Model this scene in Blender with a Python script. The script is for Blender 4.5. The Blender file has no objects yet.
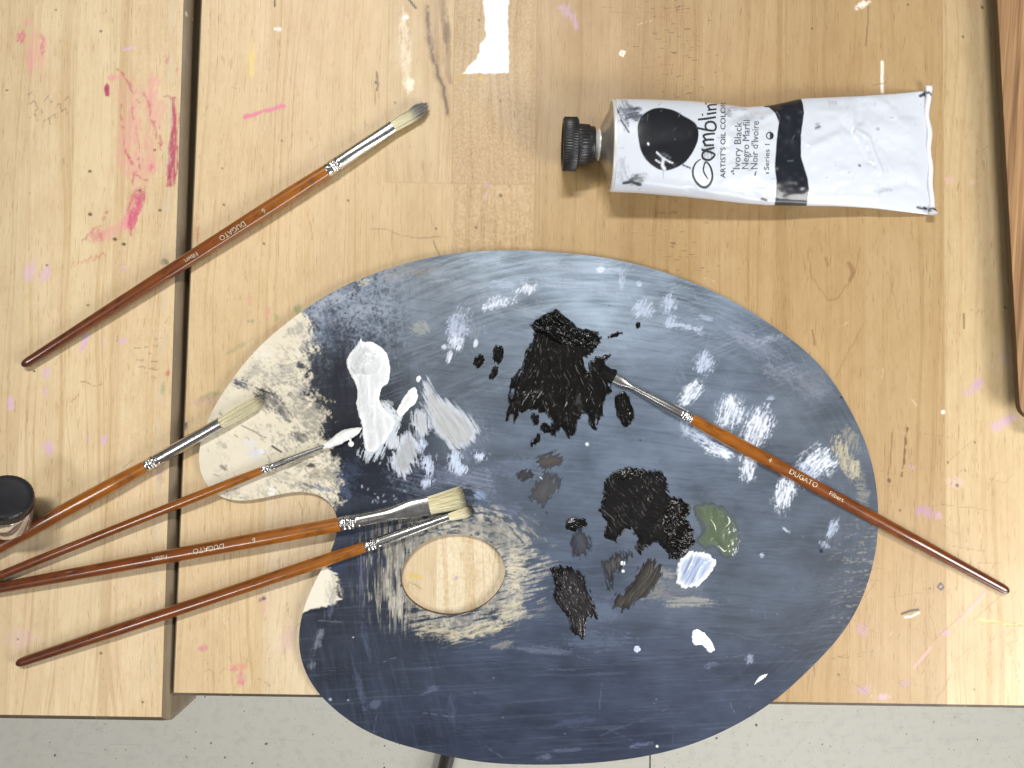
import bpy, math, random
import numpy as np
from mathutils import Vector

random.seed(7)
RNG = np.random.default_rng(11)
SC = bpy.context.scene
COL = SC.collection

# ------------------------------------------------------------------ camera model (metres, table top is z = 0)
H = 0.45; F = 750.0; CX, CY = 512.0, 384.0
PITCH, ROLL = math.radians(2.0), math.radians(0.85)
_Rx = np.array([[1,0,0],[0,math.cos(PITCH),-math.sin(PITCH)],[0,math.sin(PITCH),math.cos(PITCH)]])
_Rz = np.array([[math.cos(ROLL),-math.sin(ROLL),0],[math.sin(ROLL),math.cos(ROLL),0],[0,0,1]])
RM = _Rz @ _Rx
CAMPOS = np.array([0,0,H])

def P(px, py, z=0.0):
    """place on the plane of height z seen at a picture position"""
    px = np.asarray(px, float); py = np.asarray(py, float)
    d = np.stack([(px-CX)/F, -(py-CY)/F, -np.ones_like(px*py)], -1) @ RM.T
    z = np.asarray(z, float)
    t = (z-H)/d[..., 2]
    return CAMPOS + d*t[..., None]

def proj(X):
    q = (X-CAMPOS) @ RM
    return CX + F*q[..., 0]/(-q[..., 2]), CY - F*q[..., 1]/(-q[..., 2])

# ------------------------------------------------------------------ numeric noise
_T = np.random.default_rng(3).random((16, 256, 256))
def vn(x, y, seed=0):
    x = np.asarray(x, float) + seed*17.31; y = np.asarray(y, float) + seed*9.17
    xi = np.floor(x).astype(int); yi = np.floor(y).astype(int)
    fx = x-xi; fy = y-yi
    fx = fx*fx*(3-2*fx); fy = fy*fy*(3-2*fy)
    T = _T[seed % 16]
    a = T[xi & 255, yi & 255]; b = T[(xi+1) & 255, yi & 255]
    c = T[xi & 255, (yi+1) & 255]; d = T[(xi+1) & 255, (yi+1) & 255]
    return (a*(1-fx)+b*fx)*(1-fy) + (c*(1-fx)+d*fx)*fy
def fbm(x, y, seed=0, oct=4):
    s = 0; a = 1; t = 0
    for i in range(oct):
        s = s + a*vn(x*2**i, y*2**i, seed+i); t += a; a *= .55
    return s/t
def streak(px, py, ang, along, across, seed=0, oct=2):
    c, s = math.cos(ang), math.sin(ang)
    return fbm((px*c+py*s)/along, (-px*s+py*c)/across, seed, oct)
def sm(e0, e1, x):
    t = np.clip((x-e0)/(e1-e0), 0, 1); return t*t*(3-2*t)
def lin(c):
    c = np.asarray(c, float)/255.0
    return np.where(c <= 0.04045, c/12.92, ((c+0.055)/1.055)**2.4)
def sdpoly(px, py, poly):
    """signed distance, negative inside"""
    poly = np.asarray(poly, float)
    d = np.full(px.shape, 1e9); ins = np.zeros(px.shape, bool)
    n = len(poly)
    for i in range(n):
        a = poly[i]; b = poly[(i+1) % n]
        ex, ey = b-a; wx = px-a[0]; wy = py-a[1]
        t = np.clip((wx*ex+wy*ey)/(ex*ex+ey*ey+1e-12), 0, 1)
        d = np.minimum(d, (wx-ex*t)**2+(wy-ey*t)**2)
        c = ((a[1] > py) != (b[1] > py))
        if abs(ey) > 1e-12:
            ins ^= c & (px < ex*(py-a[1])/ey+a[0])
    d = np.sqrt(d)
    return np.where(ins, -d, d)
def sdline(px, py, pts):
    d = np.full(px.shape, 1e9)
    for (ax, ay), (bx, by) in zip(pts[:-1], pts[1:]):
        ex, ey = bx-ax, by-ay
        t = np.clip(((px-ax)*ex+(py-ay)*ey)/(ex*ex+ey*ey+1e-12), 0, 1)
        d = np.minimum(d, np.hypot(px-ax-ex*t, py-ay-ey*t))
    return d
def catmull(pts, n=6, closed=True):
    pts = np.asarray(pts, float); m = len(pts); out = []
    rng = range(m) if closed else range(m-1)
    for i in rng:
        if closed: p0, p1, p2, p3 = pts[(i-1) % m], pts[i], pts[(i+1) % m], pts[(i+2) % m]
        else: p0, p1, p2, p3 = pts[max(i-1, 0)], pts[i], pts[i+1], pts[min(i+2, m-1)]
        for k in range(n):
            t = k/n
            out.append(.5*((2*p1)+(-p0+p2)*t+(2*p0-5*p1+4*p2-p3)*t*t+(-p0+3*p1-3*p2+p3)*t**3))
    if not closed: out.append(pts[-1])
    return np.array(out)

# ------------------------------------------------------------------ objects
def tag(o, label=None, cat=None, group=None, kind=None):
    if label: o['label'] = label
    if cat: o['category'] = cat
    if group: o['group'] = group
    if kind: o['kind'] = kind
    return o
def empty(name, loc=(0,0,0)):
    o = bpy.data.objects.new(name, None); o.empty_display_size = .02
    o.location = loc; COL.objects.link(o); return o
def mesh_obj(name, V, Fq, mats, parent=None, col=None, attrs=None, smooth=True, midx=None, faces_list=None):
    """V (n,3) world coordinates; Fq (m,4) or (m,3) int array, plus optional list of extra faces"""
    me = bpy.data.meshes.new(name)
    V = np.asarray(V, float)
    off = np.array(parent.location) if parent is not None else np.zeros(3)
    groups = []
    if Fq is not None and len(Fq): groups.append(np.asarray(Fq, np.int32))
    nl = 0; starts = []; idx = []
    for g in groups:
        k = g.shape[1]
        starts.append(nl+np.arange(len(g))*k); idx.append(g.ravel()); nl += g.size
    for f in (faces_list or []):
        starts.append(np.array([nl])); idx.append(np.array(f, np.int32)); nl += len(f)
    starts = np.concatenate(starts); idx = np.concatenate(idx)
    me.vertices.add(len(V)); me.vertices.foreach_set('co', (V-off).astype(np.float32).ravel())
    me.loops.add(nl); me.loops.foreach_set('vertex_index', idx.astype(np.int32))
    me.polygons.add(len(starts)); me.polygons.foreach_set('loop_start', starts.astype(np.int32))
    me.polygons.foreach_set('use_smooth', np.full(len(starts), smooth, bool))
    if midx is not None: me.polygons.foreach_set('material_index', np.asarray(midx, np.int32))
    me.update(calc_edges=True)
    if col is not None:
        a = me.color_attributes.new('tint', 'FLOAT_COLOR', 'POINT')
        c4 = np.ones((len(V), 4), np.float32); c4[:, :col.shape[1]] = col
        a.data.foreach_set('color', c4.ravel())
    for k, v in (attrs or {}).items():
        a = me.attributes.new(k, 'FLOAT', 'POINT'); a.data.foreach_set('value', np.asarray(v, np.float32))
    me.validate()
    for m in (mats if isinstance(mats, (list, tuple)) else [mats]): me.materials.append(m)
    o = bpy.data.objects.new(name, me); COL.objects.link(o)
    if parent is not None: o.parent = parent
    return o
def grid_faces(nu, nv, wrap_v=False):
    u = np.arange(nu-1)[:, None]; v = np.arange(nv if wrap_v else nv-1)[None, :]
    v2 = (v+1) % nv
    a = u*nv+v; b = (u+1)*nv+v; c = (u+1)*nv+v2; d = u*nv+v2
    return np.stack([a, b, c, d], -1).reshape(-1, 4)

# ------------------------------------------------------------------ materials
def newmat(name):
    m = bpy.data.materials.new(name); m.use_nodes = True
    nt = m.node_tree; nt.nodes.clear()
    out = nt.nodes.new('ShaderNodeOutputMaterial'); b = nt.nodes.new('ShaderNodeBsdfPrincipled')
    nt.links.new(b.outputs[0], out.inputs[0])
    return m, nt, b
def N(nt, typ, **kw):
    n = nt.nodes.new('ShaderNode'+typ)
    for k, v in kw.items(): setattr(n, k, v)
    return n
def math_(nt, op, a, b=None, c=None, clamp=False):
    n = N(nt, 'Math', operation=op, use_clamp=clamp)
    for i, x in enumerate((a, b, c)):
        if x is None: continue
        if isinstance(x, (int, float)): n.inputs[i].default_value = x
        else: nt.links.new(x, n.inputs[i])
    return n.outputs[0]
def mix(nt, fac, a, b, mode='MIX'):
    n = N(nt, 'Mix', data_type='RGBA', blend_type=mode)
    if isinstance(fac, (int, float)): n.inputs[0].default_value = fac
    else: nt.links.new(fac, n.inputs[0])
    for i, x in ((6, a), (7, b)):
        if hasattr(x, 'is_output') or hasattr(x, 'links'): nt.links.new(x, n.inputs[i])
        else: n.inputs[i].default_value = (*x, 1) if len(x) == 3 else x
    return n.outputs[2]
def noise(nt, vec, scale, detail=2, rough=.5, dist=0.):
    n = N(nt, 'TexNoise'); n.inputs['Scale'].default_value = scale
    n.inputs['Detail'].default_value = detail; n.inputs['Roughness'].default_value = rough
    n.inputs['Distortion'].default_value = dist
    nt.links.new(vec, n.inputs['Vector']); return n.outputs['Fac']
def mapping(nt, vec, scale=(1,1,1), rot=(0,0,0), loc=(0,0,0)):
    n = N(nt, 'Mapping'); n.inputs['Scale'].default_value = scale
    n.inputs['Rotation'].default_value = rot; n.inputs['Location'].default_value = loc
    nt.links.new(vec, n.inputs['Vector']); return n.outputs[0]
def ramp(nt, fac, stops):
    n = N(nt, 'ValToRGB'); e = n.color_ramp.elements
    while len(e) < len(stops): e.new(.5)
    for el, (p, c) in zip(e, stops):
        el.position = p; el.color = (c, c, c, 1) if isinstance(c, (int, float)) else (*c, 1)
    nt.links.new(fac, n.inputs[0]); return n.outputs[0]
def bump(nt, b, h, strength, dist):
    n = N(nt, 'Bump'); n.inputs['Strength'].default_value = strength
    n.inputs['Distance'].default_value = dist
    nt.links.new(h, n.inputs['Height']); nt.links.new(n.outputs[0], b.inputs['Normal'])
def attr(nt, name):
    n = N(nt, 'Attribute'); n.attribute_name = name; return n

def wood_top_material():
    m, nt, b = newmat('maple_butcher_block')
    pos = N(nt, 'TexCoord').outputs['Object']
    base = attr(nt, 'tint').outputs['Color']; pk = attr(nt, 'plank').outputs['Fac']
    fl = attr(nt, 'fleck').outputs['Fac']; st = attr(nt, 'paint').outputs['Fac']
    off = N(nt, 'CombineXYZ'); nt.links.new(pk, off.inputs[0]); nt.links.new(math_(nt, 'MULTIPLY', pk, 7.3), off.inputs[2])
    nt.links.new(math_(nt, 'MULTIPLY', pk, 3.1), off.inputs[1])
    va = N(nt, 'VectorMath', operation='ADD'); nt.links.new(pos, va.inputs[0]); nt.links.new(off.outputs[0], va.inputs[1])
    v = va.outputs[0]
    # annual rings: bands across x bent slowly along y
    wob = noise(nt, mapping(nt, v, (6, 2.0, 1)), 1.6, 2, .5)
    sx = N(nt, 'SeparateXYZ'); nt.links.new(v, sx.inputs[0])
    ringc = math_(nt, 'ADD', math_(nt, 'MULTIPLY', sx.outputs[0], 330.), math_(nt, 'MULTIPLY', wob, 15.))
    cv = N(nt, 'CombineXYZ'); nt.links.new(ringc, cv.inputs[0]); nt.links.new(math_(nt, 'MULTIPLY', sx.outputs[1], 1.2), cv.inputs[1])
    ring = noise(nt, cv.outputs[0], 1.0, 3, .62)
    ring = ramp(nt, ring, [(.30, .0), (.45, .25), (.52, .2), (.60, 1.)])
    fine = noise(nt, mapping(nt, v, (900, 30, 1)), 1., 2, .6)
    pore = noise(nt, mapping(nt, v, (1500, 110, 1)), 1., 1, .5)
    pore = ramp(nt, pore, [(.64, 0.), (.74, 1.)])
    dash = noise(nt, mapping(nt, v, (420, 60, 1)), 1., 2, .5)
    dash = ramp(nt, dash, [(.69, 0.), (.76, 1.)])
    fleckn = noise(nt, mapping(nt, v, (620, 520, 1), (0,0,.35)), 1., 2, .6)
    fleckn = math_(nt, 'MULTIPLY', ramp(nt, fleckn, [(.40, 0.), (.62, 1.)]), fl)
    c = mix(nt, math_(nt, 'MULTIPLY', math_(nt, 'MULTIPLY', ring, .58), ramp(nt, noise(nt, mapping(nt, v, (30, 6, 1)), 1., 2, .5), [(.35, .35), (.62, 1.)])), base, (0.74, 0.63, 0.48), 'MULTIPLY')
    c = mix(nt, math_(nt, 'MULTIPLY', fine, .55), c, (0.72, 0.64, 0.55), 'MULTIPLY')
    c = mix(nt, math_(nt, 'MULTIPLY', pore, .40), c, (0.50, 0.38, 0.26), 'MULTIPLY')
    c = mix(nt, math_(nt, 'MULTIPLY', dash, .36), c, (0.45, 0.34, 0.24), 'MULTIPLY')
    c = mix(nt, math_(nt, 'MULTIPLY', fleckn, .60), c, (0.76, 0.66, 0.52), 'MULTIPLY')
    blot = noise(nt, mapping(nt, v, (22, 9, 1)), 1., 3, .6)
    c = mix(nt, ramp(nt, blot, [(.38, .0), (.7, .45)]), c, (0.82, 0.74, 0.64), 'MULTIPLY')
    mott = noise(nt, mapping(nt, v, (140, 55, 1)), 1., 4, .7)
    c = mix(nt, ramp(nt, mott, [(.42, .0), (.66, .42)]), c, (0.84, 0.77, 0.68), 'MULTIPLY')
    sc = attr(nt, 'stain').outputs['Color']
    c = mix(nt, st, c, sc)
    nt.links.new(c, b.inputs['Base Color'])
    r = noise(nt, mapping(nt, pos, (40, 16, 1)), 1., 3, .6)
    nt.links.new(math_(nt, 'ADD', math_(nt, 'MULTIPLY', r, .22), .33), b.inputs['Roughness'])
    b.inputs['Specular IOR Level'].default_value = .42
    h = math_(nt, 'ADD', math_(nt, 'MULTIPLY', fine, .5), math_(nt, 'MULTIPLY', ring, -.35))
    h = math_(nt, 'SUBTRACT', h, math_(nt, 'MULTIPLY', dash, .6))
    h = math_(nt, 'ADD', h, math_(nt, 'MULTIPLY', st, .8))
    bump(nt, b, h, .35, .00022)
    return m

def wood_edge_material(name, c0, c1, rough=.6):
    m, nt, b = newmat(name)
    pos = N(nt, 'TexCoord').outputs['Object']
    n1 = noise(nt, mapping(nt, pos, (90, 30, 300)), 1., 4, .65)
    n2 = noise(nt, pos, 28., 3, .6)
    c = mix(nt, n1, c0, c1)
    c = mix(nt, ramp(nt, n2, [(.55, 0.), (.78, .7)]), c, (0.22, 0.19, 0.14))
    n3 = noise(nt, mapping(nt, pos, (260, 90, 260)), 1., 2, .5)
    c = mix(nt, ramp(nt, n3, [(.70, 0.), (.76, .8)]), c, (0.45, 0.43, 0.38))
    nt.links.new(c, b.inputs['Base Color']); b.inputs['Roughness'].default_value = rough
    bump(nt, b, n1, .4, .0004)
    return m

def tint_material(name, rough=.5, spec=.5, coat=0., bscale=None, bstr=.3, metallic=0., bdist=.0002, rvar=0.):
    m, nt, b = newmat(name)
    c = attr(nt, 'tint').outputs['Color']
    nt.links.new(c, b.inputs['Base Color'])
    b.inputs['Roughness'].default_value = rough; b.inputs['Specular IOR Level'].default_value = spec
    b.inputs['Coat Weight'].default_value = coat; b.inputs['Coat Roughness'].default_value = .08
    b.inputs['Metallic'].default_value = metallic
    pos = N(nt, 'TexCoord').outputs['Object']
    if rvar:
        r = noise(nt, mapping(nt, pos, (60, 60, 60)), 1., 3, .6)
        nt.links.new(math_(nt, 'ADD', math_(nt, 'MULTIPLY', r, rvar), rough-rvar*.5), b.inputs['Roughness'])
    if bscale:
        bump(nt, b, noise(nt, mapping(nt, pos, bscale), 1., 3, .6), bstr, bdist)
    return m

def plain_material(name, col, rough=.5, metallic=0., spec=.5, coat=0., vary=.15, vs=(60,60,60), bstr=.1, trans=0.):
    m, nt, b = newmat(name)
    pos = N(nt, 'TexCoord').outputs['Object']
    n1 = noise(nt, mapping(nt, pos, vs), 1., 3, .6)
    c = mix(nt, n1, tuple(x*(1-vary) for x in col), tuple(min(1, x*(1+vary)) for x in col))
    nt.links.new(c, b.inputs['Base Color'])
    b.inputs['Roughness'].default_value = rough; b.inputs['Metallic'].default_value = metallic
    b.inputs['Specular IOR Level'].default_value = spec; b.inputs['Coat Weight'].default_value = coat
    b.inputs['Transmission Weight'].default_value = trans
    if bstr: bump(nt, b, n1, bstr, .0003)
    return m

# ------------------------------------------------------------------ painting on vertices
class Canvas:
    def __init__(s, px, py, rgb):
        s.px = px; s.py = py; s.c = rgb.copy(); s.a = np.zeros(len(px)); s.h = np.zeros(len(px))
    def sel(s, cx, cy, r):
        return np.nonzero((np.abs(s.px-cx) < r) & (np.abs(s.py-cy) < r))[0]
    def blend(s, i, m, rgb):
        m = np.clip(m, 0, 1); L = lin(rgb) if not isinstance(rgb, np.ndarray) else rgb
        if s.alpha:
            na = m+s.a[i]*(1-m); w = np.where(m > .002, m/np.maximum(na, 1e-4), 0)[:, None]
            s.c[i] = s.c[i]*(1-w)+L*w; s.a[i] = na
        else: s.c[i] = s.c[i]*(1-m[:, None]) + L*m[:, None]
    alpha = False
    def scuff(s, cx, cy, rx, ry, rgb, rot=0., op=.85, sang=None, dry=1., al=9., ac=1.7, seed=1, thr=.5, relief=0.):
        """dry-brush dab: an ellipse broken into bristle streaks"""
        rot = math.radians(rot); sang = rot+math.pi/2 if sang is None else math.radians(sang)
        i = s.sel(cx, cy, max(rx, ry)*1.5+6); x = s.px[i]-cx; y = s.py[i]-cy
        u = (x*math.cos(rot)+y*math.sin(rot))/rx; v = (-x*math.sin(rot)+y*math.cos(rot))/ry
        d = np.sqrt(u*u+v*v) + (fbm(s.px[i]/7, s.py[i]/7, seed, 3)-.5)*.55
        st = streak(s.px[i], s.py[i], sang, al, ac, seed+3, 3)
        k = sm(1.2, .1, d)
        f2 = fbm(s.px[i]/1.7, s.py[i]/1.7, seed+6, 2)
        m = sm(thr-.20, thr+.24, st*.72+k*.50+(f2-.5)*.56-.14*dry)*sm(1.25, .7, d)
        m = m*(.62+.38*sm(.35, .65, st))
        m = np.maximum(m, .34*sm(.15, .75, k)*sm(.25, .6, st*.5+f2*.5))
        s.blend(i, m*op, rgb)
        if relief: s.h[i] += m*relief
    def poly(s, pts, rgb, op=1., edge=1.5, wob=2., wsc=6., seed=1, sang=None, worn=0., al=10, ac=2.):
        pts = np.array(pts, float); c = (pts.min(0)+pts.max(0))/2; r = (pts.max(0)-pts.min(0)).max()/2+8
        i = s.sel(c[0], c[1], r); x = s.px[i]; y = s.py[i]
        d = sdpoly(x, y, pts) + (fbm(x/wsc, y/wsc, seed, 3)-.5)*2*wob
        m = sm(edge, -edge, d)
        if worn:
            st = streak(x, y, math.radians(sang or 90), al, ac, seed+2, 3)
            m = m*sm(worn-.12, worn+.12, st)
        s.blend(i, m*op, rgb)
    def line(s, pts, w, rgb, op=1., seed=1, wob=.8, broken=0.):
        p = np.array(pts, float); c = (p.min(0)+p.max(0))/2; r = (p.max(0)-p.min(0)).max()/2+6+w
        i = s.sel(c[0], c[1], r)
        if not len(i): return
        x = s.px[i]; y = s.py[i]
        d = sdline(x+(fbm(x/9, y/9, seed, 2)-.5)*2*wob, y+(fbm(x/9, y/9, seed+4, 2)-.5)*2*wob, pts)
        m = sm(w, w*.3, d)
        if broken: m = m*sm(broken-.1, broken+.1, fbm(x/4, y/4, seed+5, 2))
        s.blend(i, m*op, rgb)

def axis_coords(lo, a, b, hi, fine, coarse):
    l = list(np.arange(a, lo, -coarse))[::-1][:-1] if lo < a else []
    m = list(np.arange(a, b, fine)); r = [b]
    while r[-1] < hi: r.append(min(hi, r[-1]+coarse))
    return np.array(([lo] if lo < a else [])+l+m+r)

WOODTOP = wood_top_material()
EDGE_DIRTY = wood_edge_material('worn_table_edge', (0.27, 0.20, 0.118), (0.095, 0.068, 0.040))
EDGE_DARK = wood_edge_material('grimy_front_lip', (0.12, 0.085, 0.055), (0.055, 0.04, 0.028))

def tabletop(name, xl, xr, yf, yb, skew, fine_x, fine_y, bev_side, bev_front, side, planks, paint, segs=()):
    """slab with its front edge at yf, its inner edge at xl or xr; skew shifts that inner edge with y"""
    xs = axis_coords(xl, fine_x[0], fine_x[1], xr, .0008, .05)
    ys = axis_coords(yf, fine_y[0], fine_y[1], yb, .0008, .05)
    nx, ny = len(xs), len(ys)
    X, Y = np.meshgrid(xs, ys, indexing='ij')
    if side == 'left':   # inner edge is the left one; the skew dies out over 10 cm
        X = X + skew*(Y-yf)*np.clip(1-(X-xl)/.10, 0, 1)
    V = np.stack([X, Y, np.zeros_like(X)], -1).reshape(-1, 3)
    px, py = proj(V)
    # plank tone
    pl = np.zeros(len(V)); base = np.zeros((len(V), 3)); fl = np.zeros(len(V))
    x0 = V[:, 0]
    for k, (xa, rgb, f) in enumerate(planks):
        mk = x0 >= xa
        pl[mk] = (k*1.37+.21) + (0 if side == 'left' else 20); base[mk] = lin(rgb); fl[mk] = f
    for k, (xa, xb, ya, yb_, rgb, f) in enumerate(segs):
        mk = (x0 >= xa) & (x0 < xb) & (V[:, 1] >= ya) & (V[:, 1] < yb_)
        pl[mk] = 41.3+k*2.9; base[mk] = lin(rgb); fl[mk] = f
    low = fbm(V[:, 0]*14, V[:, 1]*4, 5, 3)[:, None]
    base = base*np.array([.955, .95, .94])*(0.88+.24*low)
    cv = Canvas(px, py, np.tile(lin((190, 160, 120)), (len(V), 1))); cv.alpha = True
    paint(cv, base, fl)
    # slab border rings: rounded arris, side, underside
    def ring_pts():
        idx = [i*ny for i in range(nx)] + [(nx-1)*ny+j for j in range(1, ny)] + [i*ny+ny-1 for i in range(nx-2, -1, -1)] + [j for j in range(ny-2, 0, -1)]
        return np.array(idx)
    idx = ring_pts(); R = V[idx]; n = len(idx)
    i_of = idx//ny; j_of = idx % ny
    nxv = np.where(i_of == 0, -1., np.where(i_of == nx-1, 1., 0.)); nyv = np.where(j_of == 0, -1., np.where(j_of == ny-1, 1., 0.))
    bx = bev_side; by = bev_front
    rings = []
    for a in np.linspace(0, math.pi/2, 7)[1:]:
        Q = R.copy(); Q[:, 0] += nxv*bx*math.sin(a); Q[:, 1] += nyv*by*math.sin(a)
        hb = np.where(np.abs(nxv) > 0, bx, by)
        Q[:, 2] = -hb*(1-math.cos(a)); rings.append(Q)
    Q = rings[-1].copy(); Q[:, 2] = -.038; rings.append(Q)
    allV = [V]; faces = [grid_faces(nx, ny)]; mi = [np.zeros((nx-1)*(ny-1), int)]
    prev = idx; basei = len(V)
    for k, Q in enumerate(rings):
        cur = basei+np.arange(n); allV.append(Q); basei += n
        p2 = np.roll(prev, -1); c2 = np.roll(cur, -1)
        faces.append(np.stack([prev, p2, c2, cur], -1)[:, ::-1])
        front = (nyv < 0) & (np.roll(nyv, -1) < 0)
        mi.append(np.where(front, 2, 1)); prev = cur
    VV = np.concatenate(allV); FF = np.concatenate(faces); extra = [list(prev)]
    FF[:(nx-1)*(ny-1)] = FF[:(nx-1)*(ny-1)]
    mi = np.concatenate(mi+[np.array([1])])
    ex = len(VV)-len(V)
    pad = lambda a: np.concatenate([a, np.zeros((ex,)+a.shape[1:])])
    o = mesh_obj(name, VV, FF, [WOODTOP, EDGE_DIRTY, EDGE_DARK], None, pad(base), {'plank': pad(pl), 'fleck': pad(fl), 'paint': pad(cv.a)}, True, mi, extra)
    a = o.data.color_attributes.new('stain', 'FLOAT_COLOR', 'POINT')
    c4 = np.ones((len(VV), 4), np.float32); c4[:len(V), :3] = cv.c; a.data.foreach_set('color', c4.ravel())
    return o

def wx(px, py=384): return float(P(px, py)[0])
def wy(py, px=700): return float(P(px, py)[1])

# ---- left table
def paint_left(c, base, fl):
    pk = (206, 96, 122); pf = (226, 150, 150); mg = (176, 58, 92); lav = (216, 176, 210)
    for (x, y, rx, ry, col, op, rot) in [(20,36,6,8,pk,.8,0),(43,46,3.5,15,pk,.8,0),(31,60,4,20,pf,.7,4),(28,22,5,5,pf,.7,0),(36,52,13,26,pf,.35,0),
            (152,88,9,18,pf,.65,10),(155,115,14,22,pf,.5,0),(130,95,18,18,pf,.35,0),(128,140,14,40,pf,.5,8),(150,150,9,26,pf,.55,-10),
            (140,170,16,18,pf,.5,0),(112,232,22,8,pf,.6,-35),(96,236,10,8,pk,.55,-30),(133,208,7,22,pk,.8,15),(141,196,6,12,mg,.7,15),(126,222,7,12,pf,.8,20),
            (107,90,3.2,7,mg,1.,0),(112,78,6,4,pf,.7,0),(118,77,9,4,pf,.6,0),(172,165,4.5,20,mg,1.,4),(173,125,3.2,28,mg,.9,3),(181,118,2.5,16,mg,.8,0),(168,60,2,6,pk,.8,20),(177,70,2.5,5,pk,.8,0),(152,168,4,6,pk,.7,0),
            (130,48,8,2.6,lav,.85,-10),(45,275,6,12,lav,.6,20),(30,272,8,14,lav,.5,20),(84,343,4,12,lav,.8,20),(103,342,2,6,lav,.8,0),(123,341,5,3,lav,.9,0),
            (46,372,6,6,lav,.7,0),(46,392,5,7,lav,.6,0),(10,404,5,9,lav,.8,0),(104,440,4,7,lav,.9,10),(88,438,3,5,lav,.4,0),(48,448,8,8,lav,.6,0),(123,268,4,3,lav,.8,0),(20,640,18,14,lav,.25,0),
            (163,390,2.5,9,(120,150,90),.8,0),(168,372,3,4,(190,70,70),.8,0),(160,470,6,20,(150,110,140),.45,5),(165,262,5,4,(60,70,50),.7,0)]:
        c.scuff(x, y, rx, ry, col, rot, op, sang=100+rot, dry=.9, al=7, ac=1.8, seed=int(x+y) % 11, thr=.42)
    for k, pts in enumerate([[(112,66),(122,72),(131,84),(130,92)],[(128,80),(138,100),(146,106)],[(120,105),(124,140),(130,160),(134,180)],[(133,110),(140,150),(140,170)],
            [(144,90),(152,120),(160,145)],[(160,98),(168,96),(173,105)],[(126,150),(136,175),(150,180)],[(152,120),(160,130),(163,150)],[(134,176),(130,190),(142,192)],[(84,240),(90,230),(100,226),(108,212)]]):
        c.line(pts, 1.7, (186, 82, 100), .62, k, 3., .47)
    for x in range(70, 102, 6): c.line([(x,268-(x-70)*.3),(x+3,262-(x-70)*.3),(x+5,266-(x-70)*.3)], 1.1, (200,80,80), .45, x, 1.6, .4)
    for (x, y, r) in [(101,31,1.6),(90,171,2.),(90,214,2.4),(115,239,2.6),(124,244,2.4),(7,90,1.4),(56,10,1.2),(160,210,1.8),(155,150,1.4),(143,702,1.4),(88,305,1.5),(34,371,1.5),(18,639,1.2),(101,653,1.8),(47,265,1.4),(140,190,1.3)]:
        c.line([(x-.5,y),(x+.6,y+.3)], r, (52,52,42), .92, int(x), .3)
    for k, (x, y) in enumerate([(28,95),(30,104),(30,118),(44,100),(55,108),(64,100),(50,118),(60,112),(36,110),(44,122)]):
        c.line([(x,y),(x+5,y-4),(x+7,y+3)], 1., (120,105,90), .6, k, 1.5, .35)
    for k in range(7): c.line([(132+k*1.5,336+k*6),(162-k,330+k*8)], .9, (105,80,62), .55, k, 1., .5)
    c.poly([(171,97),(176,97),(177,135),(179,165),(174,187),(166,187),(168,150),(173,120)], mg, .85, .8, 1.6, 5, 4, sang=92, worn=.36, al=16, ac=1.5)
    c.poly([(143,192),(147,194),(138,218),(131,236),(127,222),(133,206)], (206,84,120), .8, .8, 1.6, 5, 5, sang=100, worn=.34, al=9, ac=1.6)
    c.poly([(107,82),(110,86),(109,97),(105,96),(104,88)], mg, .95, .6, .8, 4, 5)
    # grey smear of old paint close to the inner edge
    for y in range(20, 700, 46): c.scuff(172-y*.028, y, 5, 26, (205,192,168), 0, .5, sang=92, seed=y % 7, thr=.5)
    for k in range(70):
        x = random.uniform(-5, 185); y = random.uniform(0, 715); a = random.gauss(1.5, .5); l = random.uniform(3, 14)
        c.line([(x,y),(x+l*math.cos(a),y+l*math.sin(a))], random.uniform(.6,1.), random.choice([(140,110,80),(150,120,95),(110,90,70),(235,215,190)]), random.uniform(.25,.6), k, 1.2, .4)

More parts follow.
